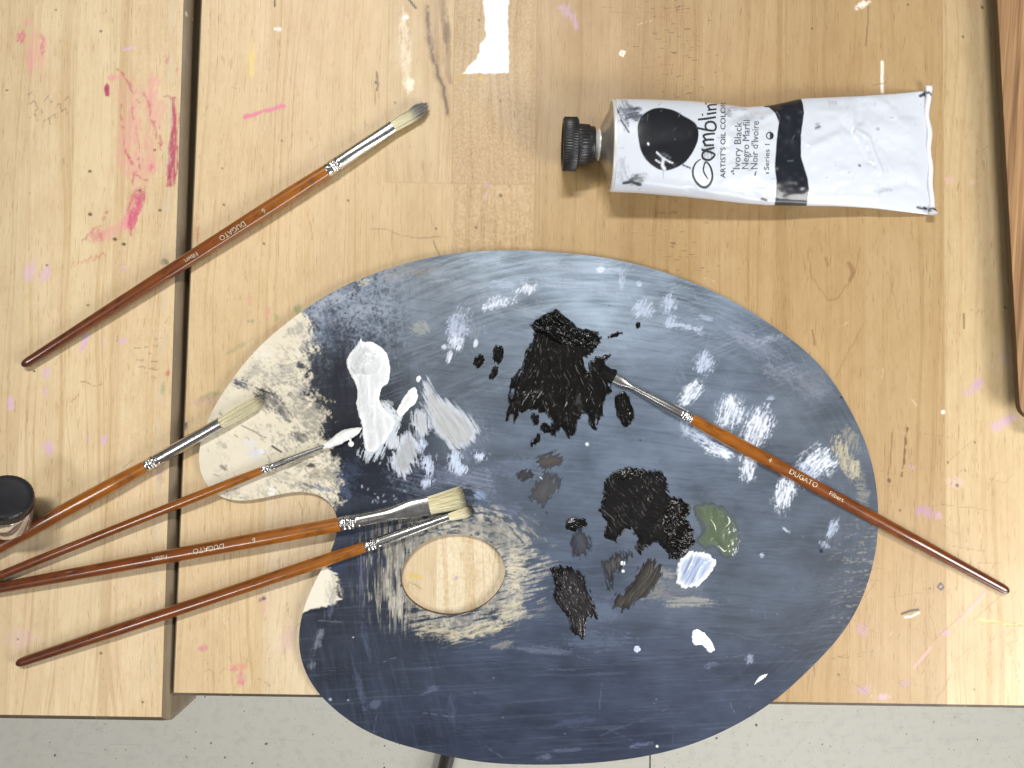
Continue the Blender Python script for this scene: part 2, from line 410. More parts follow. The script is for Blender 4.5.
def paint_right(c, base, fl):
    lav = (192, 158, 184); pk = (222, 120, 150)
    x = c.px; y = c.py
    # figure of the wood: darker streaks, sawn band; also a painted glare streak
    c.poly([(482,-12),(508,-12),(509,72),(500,73),(463,74),(468,66),(476,60),(481,44),(486,36),(485,20)], (246,240,232), 1., .8, 1.6, 5, 3)
    c.scuff(409,84,6,9,(238,226,200),0,.9,sang=90,seed=2,thr=.4)
    c.scuff(405,50,6,52,(236,224,198),-2,.55,sang=88,seed=4,thr=.42)  # pale glare on the table top, painted into the stain colour
    c.line([(428,8),(429,40),(436,68),(444,92),(448,112)], 5.5, (150,120,84), .5, 3, 3.)
    c.line([(428,8),(429,40),(436,68),(444,92),(448,112)], 2.2, (80,60,38), .85, 3, 2., .3)
    c.scuff(432,45,6,34,(120,92,60),-10,.6,sang=80,al=12,ac=1.3,seed=4)
    c.line([(441,-5),(443,18),(448,48),(450,80)], 4.5, (128,98,66), .55, 5, 2.)
    c.scuff(446,30,5,36,(104,80,54),-6,.7,sang=86,al=14,ac=1.2,seed=5)
    c.line([(434,0),(436,36),(442,62)], 5.5, (150,120,80), .4, 6, 1.5)
    c.line([(408,-2),(416,8)], 2., (50,58,44), .9, 6, .8)
    c.line([(275,-3),(275,6)], 1.5, (70,50,40), .9, 6, .8)
    c.scuff(252,62,4,20,(235,210,110),0,.6,sang=90,seed=3,thr=.38)
    c.line([(245,117),(262,112),(284,106)], 3., pk, .9, 5, 1.2, .25)
    for (a, b, rx, ry, col, op, rot) in [(278,29,4,3,(246,240,230),.95,0),(405,18,4,3,(246,240,230),.9,-20),(566,10,5,10,lav,.6,0),(574,20,4,12,lav,.6,-15),(560,8,4,3,lav,.7,0),
            (863,5,9,4,(250,240,225),.9,-25),(461,77,3,4,(190,160,60),.8,0),(481,78,3,3,(205,175,60),.8,0),(468,12,4,4,(190,170,90),.5,0),(455,82,3,2.5,(190,170,90),.6,0),
            (977,385,8,9,lav,.75,30),(968,393,8,5,lav,.5,0),(1003,358,5,6,lav,.45,30),(1000,425,13,7,(200,166,192),.7,-20),(1010,418,8,5,(200,166,192),.8,0),
            (925,512,11,7,(172,134,158),.95,10),(938,516,5,4,(190,150,175),.7,0),(955,482,10,7,(215,180,180),.5,0),(861,628,8,8,(180,140,152),.85,0),(864,690,9,7,(178,142,164),.7,0),(882,697,8,4,(200,165,185),.6,0),
            (905,684,7,5,(170,140,150),.6,0),(947,633,6,4,(196,150,170),.8,0),(912,467,3.5,3.5,lav,.5,0),(950,180,7,5,(215,170,170),.45,0),(974,182,8,3,(220,180,175),.4,0),
            (943,412,2.6,2.6,(245,240,235),.9,0),(202,648,7,4,(205,130,140),.8,-20),(238,667,10,5,(218,140,130),.8,-10),(241,679,5,9,(205,120,140),.85,0),(232,670,6,2,(210,130,140),.6,0),
            (268,312,4,9,(215,150,140),.5,0),(250,300,3,8,(215,150,140),.4,0),(297,309,8,5,(130,150,90),.7,-30),(276,317,4,5,(130,150,90),.5,0),
            (208,397,16,4,(110,140,90),.45,-20),(238,347,18,3,(125,150,110),.4,-30),(251,321,7,2,(120,150,110),.6,0),(206,401,20,6,(190,140,150),.3,-10),
            (487,184,4,3,(195,150,175),.7,0),(487,196,5,6,(215,180,180),.3,0),(260,600,3,3,(60,50,110),.6,0),(186,426,2,5,(50,45,90),.8,10),(198,230,1.6,22,(190,90,80),.6,3),(190,250,1.5,12,(170,80,70),.4,3),
            (412,576,6,4,(205,180,50),.95,0),(420,577,4,1.6,(215,190,70),.8,0),(456,578,2.2,2.2,(170,140,190),.8,0),(404,566,3,8,(235,190,190),.6,0),
            (264,606,5,12,(220,150,160),.25,0),(288,638,8,20,(200,150,180),.25,10),(264,598,3,2.5,(50,40,110),.8,0)]:
        c.scuff(a, b, rx, ry, col, rot, op, sang=90+rot, dry=.9, al=6, ac=2., seed=int(a+b) % 11, thr=.38)
    c.line([(882,62),(882.5,92)], 2.2, (250,243,230), .95, 3, .5)
    c.line([(868,6),(868,22),(866,46)], 1.5, (120,88,55), .6, 3, .6)
    c.line([(985,592),(958,621)], 3.2, (205,160,150), .8, 3, .6); c.line([(930,648),(914,667)], 2.4, (198,155,150), .7, 3, .6)
    c.line([(980,620),(1003,623),(1030,624)], 1.8, (228,214,120), .5, 3, 1., .3)
    c.line([(1006,636),(1013,628),(1018,640),(1006,645)], 1., (120,110,100), .45, 3, 1.5, .3)
    c.line([(902,614),(909,611),(918,610)], 2., (60,50,42), .9, 3, .5); c.line([(905,617),(912,616),(919,613)], 1.5, (252,246,236), .75, 3, .5)
    c.line([(938,587),(941,583),(944,587),(941,590),(938,587)], 1.5, (60,66,90), .95, 3, .2)
    c.line([(807,250),(812,275),(822,294),(828,301),(838,297),(850,284),(858,262),(861,248)], 1.5, (150,112,72), .55, 3, 2.2, .25)
    c.line([(849,262),(853,272),(850,280)], 2.6, (130,92,56), .6, 3, 1.8)
    c.line([(826,258),(828,266)], 2., (140,98,60), .6, 3, 1.)
    c.line([(863,325),(850,348),(835,378)], 1.5, (150,115,76), .5, 3, 2., .3); c.line([(883,256),(892,282),(898,320)], 1.4, (150,115,78), .4, 3, 2., .3)
    c.line([(907,428),(905,452),(902,476)], 1.8, (95,66,42), .85, 3, 1.3, .35); c.line([(893,430),(890,460),(889,480)], 1.4, (120,90,60), .6, 3, 1.3, .3)
    c.line([(812,330),(815,345)], 1.6, (125,90,55), .7, 3, .7); c.line([(964,314),(964,328)], 1.6, (110,80,50), .8, 3, .5)
    for (a, b, r) in [(982,7,1.9),(963,36,1.6),(812,28,1.4),(908,4,1.4),(889,480,2.6),(900,510,1.6),(957,485,2.2),(965,470,1.2),(948,462,1.3),(975,442,1.3),(1005,307,1.6),(1013,333,1.8),(839,674,1.4),(974,689,1.3),(930,588,1.3),
                      (376,82,1.8),(395,102,1.2),(501,195,2.2),(476,227,1.8),(224,204,1.6),(222,168,1.2),(479,20,1.6),(500,100,1.3),(436,228,1.5),(348,200,1.5),(264,243,1.6),(282,140,1.1),(700,122,1.)]:
        c.line([(a-.4,b),(a+.4,b+1.)], r, (70,52,38), .85, int(a), .4)
    c.line([(622,51),(620,54),(623,56),(625,52),(622,51)], 1.6, (250,240,225), 1., 3, .3)
    c.line([(370,228),(385,229),(400,234),(420,238),(440,236)], 1., (120,92,64), .45, 3, 1.5, .3); c.line([(433,240),(437,250),(441,262)], 1.2, (110,85,60), .7, 3, 1.)
    c.line([(377,72),(378,84),(376,90)], 1.6, (95,70,50), .8, 3, 1.); c.line([(310,222),(312,240)], 1., (150,110,75), .6, 3, 1.)
    # saw marks: short cross dashes in the rough strip
    for k in range(150):
        a = 672+random.gauss(0, 17); b = random.uniform(-5, 275)
        if 98 < b < 204 and a > 600: pass
        c.line([(a,b),(a+random.uniform(1.5,6),b+random.uniform(-.4,.4))], .95, (118,80,48), random.uniform(.35,.85), k, .3)
    for k in range(9): c.line([(600+k*10,7+k % 3*5),(618+k*10,8+k % 3*5)], .9, (150,105,65), .6, k, .6, .4)
    # long figure lines
    for k in range(46):
        a = random.uniform(205, 1020); b = random.uniform(0, 640); l = random.uniform(40, 150)
        c.line([(a,b),(a+random.uniform(-4,4),b+l*.5),(a+random.uniform(-6,6),b+l)], random.uniform(.7,1.2), (150,108,66), random.uniform(.18,.42), k, 2.2, .3)
    for k in range(260):
        a = random.uniform(195, 1022); b = random.uniform(0, 700) if k % 3 else random.uniform(560, 700)
        an = random.gauss(1.5, .8); l = random.uniform(3, 15)
        c.line([(a,b),(a+l*math.cos(an),b+l*math.sin(an))], random.uniform(.55,1.), random.choice([(140,104,70),(120,92,66),(165,125,85),(100,80,62),(244,228,200)]), random.uniform(.2,.6), k, 1.3, .4)
    for k in range(60):   # fine network of knife cuts at lower right
        a = random.uniform(830, 1020); b = random.uniform(430, 690); an = random.choice([0, 1.5, .3, 1.2, 2.2])+random.gauss(0,.15); l = random.uniform(15, 50)
        c.line([(a,b),(a+l*math.cos(an),b+l*math.sin(an))], .65, (120,95,68), random.uniform(.3,.6), k, 1.2, .32)

YF_L = float(P(90, 716)[1]); YF_R = float(P(600, 699)[1])
XL_IN = -.2045
planksL = [(-9,(230,210,172),0.),(wx(20),(236,216,178),0.),(wx(66),(240,221,182),0.),(wx(108),(228,205,164),.1),(wx(118),(236,215,176),.25)]
left_table = tabletop('worktable', -.95, XL_IN, YF_L, .85, 0, (-.33, XL_IN), (YF_L, .30), .0046, .003, 'right',
    planksL, paint_left)
tag(left_table, 'left wooden worktable with pink paint stains and worn brown edge', 'table', 'maple worktables side by side')
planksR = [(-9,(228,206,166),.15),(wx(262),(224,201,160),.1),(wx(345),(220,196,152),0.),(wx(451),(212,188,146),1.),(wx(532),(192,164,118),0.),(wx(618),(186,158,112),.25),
           (wx(700),(192,165,122),0.),(wx(775),(188,161,118),0.),(wx(865),(190,164,122),0.),(wx(945),(210,189,150),0.),(wx(1060),(205,180,140),.1)]  # maple tones, with the table's uneven light partly put into their colour
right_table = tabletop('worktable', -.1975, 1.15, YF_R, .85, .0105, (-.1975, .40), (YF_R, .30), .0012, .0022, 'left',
    planksR, paint_right, [(wx(436,575), wx(531,575), -9, -.04, (246,236,210), .7), (wx(262,650), wx(436,600), -9, -.05, (232,216,184), .2), (wx(386,187), wx(451,187), wy(187), 9, (217,194,150), .1),  # lighter board at the thumb hole: brighter light put into its colour
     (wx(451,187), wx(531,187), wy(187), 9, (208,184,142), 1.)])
tag(right_table, 'right wooden worktable under the palette and paint tube', 'table', 'maple worktables side by side')

# ------------------------------------------------------------------ floor
def floor():
    m, nt, b = newmat('speckled_vinyl_floor')
    pos = N(nt, 'TexCoord').outputs['Object']
    base = mix(nt, noise(nt, pos, 3.5, 4, .6), (0.90, 0.88, 0.75), (0.97, 0.96, 0.86))
    base = mix(nt, ramp(nt, noise(nt, pos, 60., 3, .7), [(.5, 0.), (.7, .3)]), base, (0.60, 0.59, 0.52))
    c = base
    for sc, th, col in ((120., .16, (0.06, 0.06, 0.05)), (230., .15, (0.22, 0.21, 0.18)), (330., .15, (0.26, 0.25, 0.21)), (460., .16, (0.34, 0.33, 0.29)), (95., .11, (0.12, 0.10, 0.07))):
        vn_ = N(nt, 'TexVoronoi'); vn_.inputs['Scale'].default_value = sc*.4
        w = N(nt, 'VectorMath', operation='ADD'); nz = N(nt, 'TexNoise'); nz.inputs['Scale'].default_value = sc*.9
        nt.links.new(pos, nz.inputs['Vector'])
        sv = N(nt, 'VectorMath', operation='SCALE'); nt.links.new(nz.outputs['Color'], sv.inputs[0]); sv.inputs['Scale'].default_value = .6/sc
        nt.links.new(pos, w.inputs[0]); nt.links.new(sv.outputs[0], w.inputs[1]); nt.links.new(w.outputs[0], vn_.inputs['Vector'])
        sepc = N(nt, 'SeparateColor'); nt.links.new(vn_.outputs['Color'], sepc.inputs[0])
        size = math_(nt, 'MULTIPLY', math_(nt, 'SUBTRACT', sepc.outputs[0], .36), th*1.1)
        mk = math_(nt, 'LESS_THAN', vn_.outputs['Distance'], size)
        c = mix(nt, math_(nt, 'MULTIPLY', mk, .85), c, col)
    scr = noise(nt, mapping(nt, pos, (9, 160, 1), (0,0,.9)), 1., 2, .5)
    c = mix(nt, ramp(nt, scr, [(.70, 0.), (.76, .15)]), c, (0.40, 0.38, 0.33))
    nt.links.new(c, b.inputs['Base Color']); b.inputs['Roughness'].default_value = .42
    z = -.75
    # tiles 30.5 cm, laid with a thin seam
    V = []; Fs = []
    sx = float(P(650, 760, z)[0]); T = 1.25; g = .0011
    x0 = sx-12*T
    Fs_m = []
    for i in range(24):
        for j in range(8):
            ax = x0+i*T+g; bx = x0+(i+1)*T-g; ay = -4.4+j*T+g; by = -4.4+(j+1)*T-g
            k = len(V); V += [(ax,ay,z),(bx,ay,z),(bx,by,z),(ax,by,z)]; Fs.append((k,k+1,k+2,k+3)); Fs_m.append(0)
    k = len(V); V += [(x0,-3.6,z-.0012),(x0+24*T,-3.6,z-.0012),(x0+24*T,3.72,z-.0012),(x0,3.72,z-.0012)]; Fs.append((k,k+1,k+2,k+3)); Fs_m.append(1)
    seam = plain_material('floor_seam_dirt', (0.10, 0.085, 0.06), .8)
    o = mesh_obj('floor', V, np.array(Fs), [m, seam], smooth=False, midx=Fs_m); tag(o, kind='structure')
floor()

def foot():
    z = -.75
    a = P(437, 800, z+.02); b = P(449, 752, z+.02)
    m = plain_material('dark_chair_metal', (0.05, 0.042, 0.034), .45, 0., vs=(30,30,30))
    d = (b-a)/np.linalg.norm(b-a); n = np.cross(d, [0,0,1]); up = np.array([0,0,1.])
    V = []; K = 16; S = [(-.30,.010),(0,.011),(.9,.011),(.97,.014),(1.,.0145),(1.03,.012),(1.04,.001)]
    for s, r in S:
        for k in range(K):
            t = 2*math.pi*k/K; V.append(a+(b-a)*s+r*(n*math.cos(t)+up*math.sin(t))+np.array([0,0,r*0-.006]))
    e = empty('chair', tuple(a)); tag(e, 'dark chair foot on the floor below the palette', 'chair')
    mesh_obj('chair_foot', V, grid_faces(len(S), K, True), m, e)
foot()

# ------------------------------------------------------------------ palette
TH = .0038
OUT = [(196.5,463),(198,445),(210,413),(224.5,390),(243,364),(262,343),(281,327),(292.5,318.5),(311,304),(330,293),(349,283),(367,276),(391,267.6),(429,257),(458.6,252.6),(488,250.5),
 (532,250.5),(576,254),(611,258.4),(640,264.6),(670,274),(693,282),(712,290.4),(730,299.5),(751,311),(774.6,327),(803,348),(826.7,371),(842,394.6),(855,418),(868,446.7),(876,480),(879,514),(877,548),
 (870,578),(860,605),(846.5,629),(829.6,649),(809,669.6),(789,689),(765,708),(740,723),(705,740),(665,752.5),(620,760.5),(580,764),(540,765),(499,764),(471,761),(444,755.5),(417,749),(389,741.5),(362,730),(343,717),(324,701),(307,680),(299,658),(297,637),
 (300.5,615),(307,598),(318,574),(330,556),(338,538),(341,522),(340.5,511),(336,502),(325,494),(311,488.5),(297,490),(274,495),(250,502),(236,503.5),(217,499.5),(204,488),(198,475)]
OUTS = catmull(OUT, 6)
def smooth_loop(L, n=520, sig=5.):
    d = np.concatenate([[0], np.cumsum(np.linalg.norm(np.diff(np.vstack([L, L[:1]]), axis=0), axis=1))])
    t = np.linspace(0, d[-1], n, endpoint=False); Q = np.vstack([L, L[:1]])
    q = np.stack([np.interp(t, d, Q[:, k]) for k in (0, 1)], -1)
    k = np.arange(-15, 16); w = np.exp(-k*k/(2*sig*sig)); w /= w.sum()
    return sum(wi*np.roll(q, ki, 0) for wi, ki in zip(w, k))
OUTS = smooth_loop(OUTS)
HC = (453, 574.5); HR = (51.5, 40.5)
_t = np.linspace(0, 2*math.pi, 180, endpoint=False)
HOLE = np.stack([HC[0]+HR[0]*np.cos(_t)*(1+.02*np.cos(2*_t+1)), HC[1]+HR[1]*np.sin(_t)-3*np.cos(_t)*.8], -1)
CREAM = [(150,300),(262,300),(303,306),(312,322),(306,340),(314,352),(300,366),(306,385),(318,398),(326,415),(322,432),(333,446),(332,462),(338,478),(335,500),(330,520),(150,520)]
CREAM2 = [(280,560),(322,565),(330,568),(338,580),(336,592),(342,600),(331,606),(316,608),(302,613),(280,614)]
CTRL = np.array([(300,300,110,120,145),(330,300,112,122,148),(380,275,116,122,136),(430,268,124,128,140),(500,262,142,152,170),(570,265,140,150,170),(640,285,130,140,160),(700,305,112,122,142),(760,340,95,105,126),(800,370,94,101,118),
 (840,430,84,92,108),(860,500,74,81,97),(860,560,68,74,90),(820,630,64,71,89),(760,690,55,64,88),(700,720,52,60,86),(620,735,46,54,80),(540,740,48,56,80),(460,735,44,52,76),(400,720,44,52,76),(340,690,46,54,76),(310,640,42,47,64),
 (380,650,44,50,68),(440,660,52,60,82),(520,660,60,70,95),(600,680,55,64,90),(660,660,58,66,90),(600,620,74,84,108),(540,600,66,76,102),(660,600,82,90,112),(740,600,74,82,100),(800,570,72,80,98),(760,520,86,95,116),(700,480,94,104,126),
 (800,520,80,90,109),(620,450,99,111,135),(560,440,97,109,133),(490,430,93,101,121),(480,380,96,105,123),(440,350,101,109,125),(400,320,106,113,131),(350,320,86,93,113),(332,350,50,53,62),(325,390,42,45,54),(340,430,34,37,45),(365,400,40,43,52),(375,470,30,33,42),
 (400,490,40,45,61),(370,490,34,38,54),(480,500,80,88,107),(540,520,82,92,113),(510,330,113,123,143),(600,310,130,140,160),(660,360,105,115,137),(720,400,99,109,131),(345,510,70,80,105),(360,465,30,34,46),(440,480,76,83,101),(335,560,44,50,68),(400,640,42,48,64)], float)

def palette():
    root = empty('paint_palette', tuple(P(600, 500, 0)))
    tag(root, 'kidney-shaped palette covered in blue-grey paint', 'palette')
    O = P(OUTS[:, 0], OUTS[:, 1], TH); HO = P(HOLE[:, 0], HOLE[:, 1], TH)
    step = .00045
    lo = O.min(0); hi = O.max(0)
    xs = np.arange(lo[0]-step, hi[0]+2*step, step); ys = np.arange(lo[1]-step, hi[1]+2*step, step)
    nx, ny = len(xs), len(ys)
    def inside(poly):
        M = np.zeros((nx, ny), bool)
        A = poly[:, :2]; B = np.roll(A, -1, 0)
        for j, y in enumerate(ys):
            c = (A[:, 1] > y) != (B[:, 1] > y)
            if c.any():
                xc = A[c, 0]+(y-A[c, 1])*(B[c, 0]-A[c, 0])/(B[c, 1]-A[c, 1])
                M[:, j] = (np.searchsorted(np.sort(xc), xs) % 2) == 1
        return M
    M = inside(O) & ~inside(HO)
    full = M[:-1, :-1] & M[1:, :-1] & M[1:, 1:] & M[:-1, 1:]
    ii, jj = np.nonzero(full)
    fa = np.stack([ii*ny+jj, (ii+1)*ny+jj, (ii+1)*ny+jj+1, ii*ny+jj+1], -1)
    used = np.zeros(nx*ny, bool); used[fa.ravel()] = True
    remap = np.cumsum(used)-1
    cnt = np.bincount(fa.ravel(), minlength=nx*ny)
    X, Y = np.meshgrid(xs, ys, indexing='ij')
    V = np.stack([X.ravel(), Y.ravel(), np.full(nx*ny, TH)], -1)
    bd = used & (cnt < 4)
    bi = np.nonzero(bd)[0]
    # snap the border vertices on to the outline / hole
    loops = [catmull(O[:, :2], 2), catmull(HO[:, :2], 4)]
    allp = np.concatenate(loops)
    for s in range(0, len(bi), 400):
        q = V[bi[s:s+400], :2]
        d = ((q[:, None]-allp[None])**2).sum(-1); V[bi[s:s+400], :2] = allp[d.argmin(1)]
    V = V[used]; fa = remap[fa]
    px, py = proj(V)
    # ---------------- colour
    w = np.zeros(len(V)); acc = np.zeros((len(V), 3))
    wxn = px+18*(fbm(px/60, py/60, 2, 2)-.5); wyn = py+18*(fbm(px/60, py/60, 5, 2)-.5)
    for cx, cy, r, g, b_ in CTRL:
        if cy < 330: r, g, b_ = r+8, g+10, b_+12
        ww = np.exp(-((wxn-cx)**2+(wyn-cy)**2)/(2*30.**2))+1e-7/(1+((px-cx)**2+(py-cy)**2)/1e4)
        w += ww; gy = .3*r+.5*g+.2*b_; acc += ww[:, None]*lin((.76*r*.95+.24*gy, .76*g+.24*gy, .76*b_*.98+.24*gy))
    base = acc/w[:, None]
    c = Canvas(px, py, base)
    # sweeping bristle streaks: follow the outline at the rim, level in the middle
    th = np.arctan2(py-510, (px-590)*.78); rr = np.hypot((px-590)*.78, py-510)
    rim = sm(150, 215, rr)
    s1 = fbm(th*7, rr/2.6, 3, 3); s2 = streak(px, py, math.radians(4), 42, 2.3, 6, 3); s3 = streak(px, py, math.radians(86), 34, 2.2, 9, 3)
    leftm = sm(470, 330, px)
    ss = (s1*rim+s2*(1-rim))*(1-leftm)+s3*leftm
    blot = fbm(px/34, py/22, 8, 3)
    amp = .13+.26*sm(420, 250, py)+.12*leftm
    c.c *= np.clip(1+amp[:, None]*(ss-.5)[:, None]*2.4+(blot-.5)[:, None]*.62+(fbm(wxn/60, wyn/38, 14, 4)-.5)[:, None]*.75+(fbm(px/9, py/5, 3, 3)-.5)[:, None]*.22, .35, 2)
    c.h += (ss-.5)*.9
    # crossing light scrubs in the upper part and along the rim
    for k, (a, al, ac, th0, top, rgb, op) in enumerate([(12,26,1.5,.60,340,(176,186,200),.62),(-18,18,1.4,.62,330,(186,194,206),.5),(160,30,1.6,.63,420,(150,160,180),.4),(62,14,1.3,.66,400,(160,170,188),.4)]):
        st = streak(px, py, math.radians(a), al, ac, 4+k, 3)*.7+fbm(px/30, py/24, 11+k % 4, 2)*.3
        m = sm(th0-.05, th0+.07, st)*sm(top+40, top-80, py)*op*.62*sm(.38, .62, fbm(px/38, py/30, k+7, 2))
        c.blend(np.arange(len(px)), m, rgb)
    st = streak(px, py, math.radians(-3), 60, 1.4, 2, 3)
    c.blend(np.arange(len(px)), sm(.55, .85, st)*.14, (120,132,152))
    st = streak(px, py, math.radians(8), 50, 1.5, 7, 3)
    c.blend(np.arange(len(px)), sm(.60, .80, st)*.20, (34,42,58))
    # lower-left corner: swept vertical strokes, dark
    st = streak(px, py, math.radians(75), 40, 2.4, 10, 3)
    c.blend(np.arange(len(px)), sm(.52, .70, st)*sm(520, 400, px)*sm(600, 640, py)*.10, (92,104,126))
    # dirty tan smears at the rim
    c.scuff(410,272,34,8,(150,145,130),-10,.55,sang=-8,al=14,ac=1.6,seed=3,thr=.46)
    c.scuff(365,281,10,5,(205,196,170),-20,.8,sang=-20,seed=2)
    c.scuff(335,300,30,9,(176,182,192),-25,.75,sang=-28,al=10,ac=1.5,seed=4,thr=.46); c.scuff(345,318,40,14,(150,156,166),-20,.6,sang=-30,al=10,ac=1.4,seed=7)
    c.scuff(318,315,14,22,(146,154,168),20,.6,sang=60,al=5,ac=1.4,seed=7); c.scuff(370,305,26,9,(150,158,172),35,.6,sang=30,seed=1)
    i = np.nonzero((px < 430) & (py < 400))[0]; x = px[i]; y = py[i]   # mottled, stippled scrubbing
    reg = sm(430, 370, x)*sm(395, 330, y)*sm(296, 312, x)
    n_ = fbm(x/2.0, y/2.4, 3, 3)*.6+fbm(x/11, y/9, 9, 3)*.4
    c.blend(i, sm(.52, .68, n_)*reg*.55, (158,168,182)); c.blend(i, sm(.46, .34, n_)*reg*.65, (34,37,46))
    # ---- near-black field left of the white
    c.scuff(338,352,22,40,(30,33,42),8,.55,sang=80,al=22,ac=1.6,seed=5,thr=.38); c.scuff(342,400,22,52,(30,32,40),4,.75,sang=84,al=26,ac=1.8,seed=2,thr=.34)
    c.scuff(352,450,28,34,(24,27,36),0,.85,sang=80,al=20,ac=2.2,seed=3,thr=.28); c.scuff(385,480,52,20,(28,32,45),-6,.8,sang=10,al=20,ac=2.5,seed=6,thr=.3)
    c.scuff(330,330,14,30,(70,78,98),-10,.6,sang=70,al=10,ac=1.3,seed=9); c.scuff(352,470,16,16,(70,82,110),-35,.4,sang=40,seed=9)
    c.scuff(338,480,14,26,(78,90,118),-25,.75,sang=60,al=10,ac=2.,seed=9,thr=.42)
    # ---- bare cream lobe
    i = np.nonzero((px < 360) & (py < 540))[0]; x = px[i]; y = py[i]
    d = sdpoly(x, y, CREAM)+(fbm(x/10, y/10, 4, 4)-.5)*30+(fbm(x/2.2, y/2.2, 8, 3)-.5)*16+(streak(x, y, 1.1, 7, 1.5, 8, 3)-.5)*12
    m = sm(5., -5., d)
    cream = lin((226,217,194))*(0.93+.12*fbm(x/20, y/20, 1, 3))[:, None]
    c.c[i] = c.c[i]*(1-m[:, None])+cream*m[:, None]
    st = streak(x, y, math.radians(50), 4, 1.4, 12, 3)*.35+fbm(x/2.4, y/2.4, 5, 3)*.3+fbm(x/16, y/16, 13, 3)*.35
    veil = sm(230, 330, x)*sm(330, 380, y)
    c.blend(i, sm(.56-.14*veil, .66-.05*veil, st)*m*.7*np.clip(.25+veil, 0, 1), (118,117,113))
    for (a, b, rx, ry, col, op, rot) in [(243,384,13,7,(66,72,92),.95,20),(262,394,14,8,(26,26,30),.98,20),(272,401,18,12,(52,56,72),.8,40),(284,413,14,7,(60,64,78),.75,45),(300,392,14,18,(70,74,88),.6,20),(228,379,6,9,(96,98,108),.5,40),
            (300,436,10,9,(60,62,74),.75,20),(282,372,22,14,(110,112,118),.5,-20),(303,348,7,8,(70,76,96),.8,30),(295,330,7,14,(100,104,116),.5,60),(252,372,14,6,(120,120,122),.5,-30),
            (222,444,7,7,(150,146,140),.6,40),(224,468,6,4,(70,68,66),.7,20),(232,493,12,6,(120,118,112),.6,-20),(246,497,10,4,(90,90,88),.5,0),(301,462,18,10,(130,124,110),.75,-20),(318,475,14,9,(150,142,122),.6,-20),(312,466,8,3,(40,40,44),.9,-8),
            (285,478,26,8,(160,154,140),.6,15),(306,485,12,3,(60,62,74),.85,20),(322,488,14,4,(120,128,146),.9,25),(256,455,9,8,(206,210,226),.9,0),(262,452,6,5,(226,230,244),.9,0),(250,443,10,7,(224,222,222),.7,0),(272,492,5,8,(240,236,226),.9,0),
            (300,410,16,12,(176,170,152),.6,30),(315,420,12,24,(140,136,128),.6,10),(262,352,14,14,(236,230,214),.6,0)]:
        c.scuff(a, b, rx, ry, col, rot, op, sang=rot+8, dry=1., al=7, ac=1.5, seed=int(a*3+b) % 11, thr=.46)
    c.line([(242,425),(256,433),(266,438)], 1., (90,86,80), .7, 2, 1., .3); c.line([(272,446),(281,452)], 1.5, (44,42,48), .95, 2, .5)
    for k in range(38):
        a = random.uniform(205, 325); b = random.uniform(335, 490); an = random.uniform(.3, 1.2); l = random.uniform(2, 7)
        c.line([(a,b),(a+l*math.cos(an),b+l*math.sin(an))], random.uniform(.6,1.1), (84,84,90), random.uniform(.2,.65), k, 1.)
    # ---- second cream patch and the scuffed wood round the thumb hole
    i = np.nonzero((px < 372) & (py > 540) & (py < 640))[0]; x = px[i]; y = py[i]
    d = sdpoly(x, y, CREAM2)+(fbm(x/7, y/7, 3, 3)-.5)*7+(streak(x, y, .2, 8, 1.6, 8, 2)-.5)*10*sm(320, 335, x)
    m = sm(1.2, -1.2, d)
    c.c[i] = c.c[i]*(1-m[:, None])+lin((230,224,206))*m[:, None]
    c.scuff(333,590,12,16,(196,188,166),0,.75,sang=84,al=12,ac=1.6,seed=5,thr=.5)
    c.line([(300,615),(312,611),(322,610),(336,606)], 1.8, (30,34,44), .8, 2, 1.)
    dh = np.hypot((px-HC[0])/1.16, py-HC[1])
    i = np.nonzero((dh < 100) & (py > 505))[0]; x = px[i]; y = py[i]; dd = np.hypot((x-HC[0])*.72, y-HC[1]+4)
    vs = streak(x, y, math.radians(90), 22, 1.5, 5, 3); hs = streak(x, y, math.radians(-12), 13, 1.7, 6, 3); ar = fbm(np.arctan2(y-HC[1], x-HC[0])*9, dd/2., 7, 3)
    lf = sm(425, 395, x); tp = sm(555, 530, y)
    st = vs*lf+(hs*(1-tp)+ar*tp)*(1-lf)
    env = sm(74, 48, dd+(fbm(x/14, y/14, 2, 3)-.5)*26)
    dry = sm(.56-.26*env, .76-.24*env, st)*sm(84, 60, dd)
    dry = np.maximum(dry, 0)*sm(345, 358, x)*(.55+.45*sm(.40, .60, fbm(x/2.5, y/(3.5+8*lf), 4, 3)))*(.72+.28*sm(.3,.6,fbm(x/12,y/12,6,2)))
    tone = lin((198,192,176))*(.70+.5*fbm(x/10, y/30, 9, 3))[:, None]
    c.c[i] = c.c[i]*(1-(dry*.86)[:, None])+tone*(dry*.86)[:, None]
    c.scuff(378,560,7,46,(40,44,56),0,.8,sang=90,al=26,ac=1.5,seed=4,thr=.42); c.scuff(392,575,5,36,(90,90,88),0,.7,sang=90,al=26,ac=1.3,seed=8)
    c.scuff(362,575,6,32,(62,70,96),0,.7,sang=90,al=20,ac=2.,seed=3,thr=.42); c.scuff(395,548,14,14,(128,124,112),0,.6,sang=85,al=12,ac=1.3,seed=8)
    c.scuff(352,528,18,12,(44,54,80),0,.75,sang=30,seed=3,thr=.38); c.scuff(498,532,28,10,(150,148,138),12,.6,sang=14,al=16,ac=1.4,seed=2); c.scuff(508,545,22,10,(120,120,116),20,.6,sang=20,al=16,ac=1.2,seed=3)
    c.scuff(516,572,12,28,(214,204,178),0,.8,sang=10,al=7,ac=1.5,seed=3); c.scuff(480,630,34,9,(206,196,168),-14,.8,sang=-18,al=12,ac=1.6,seed=6); c.scuff(438,632,28,10,(196,186,160),8,.65,sang=10,al=12,ac=1.6,seed=6)
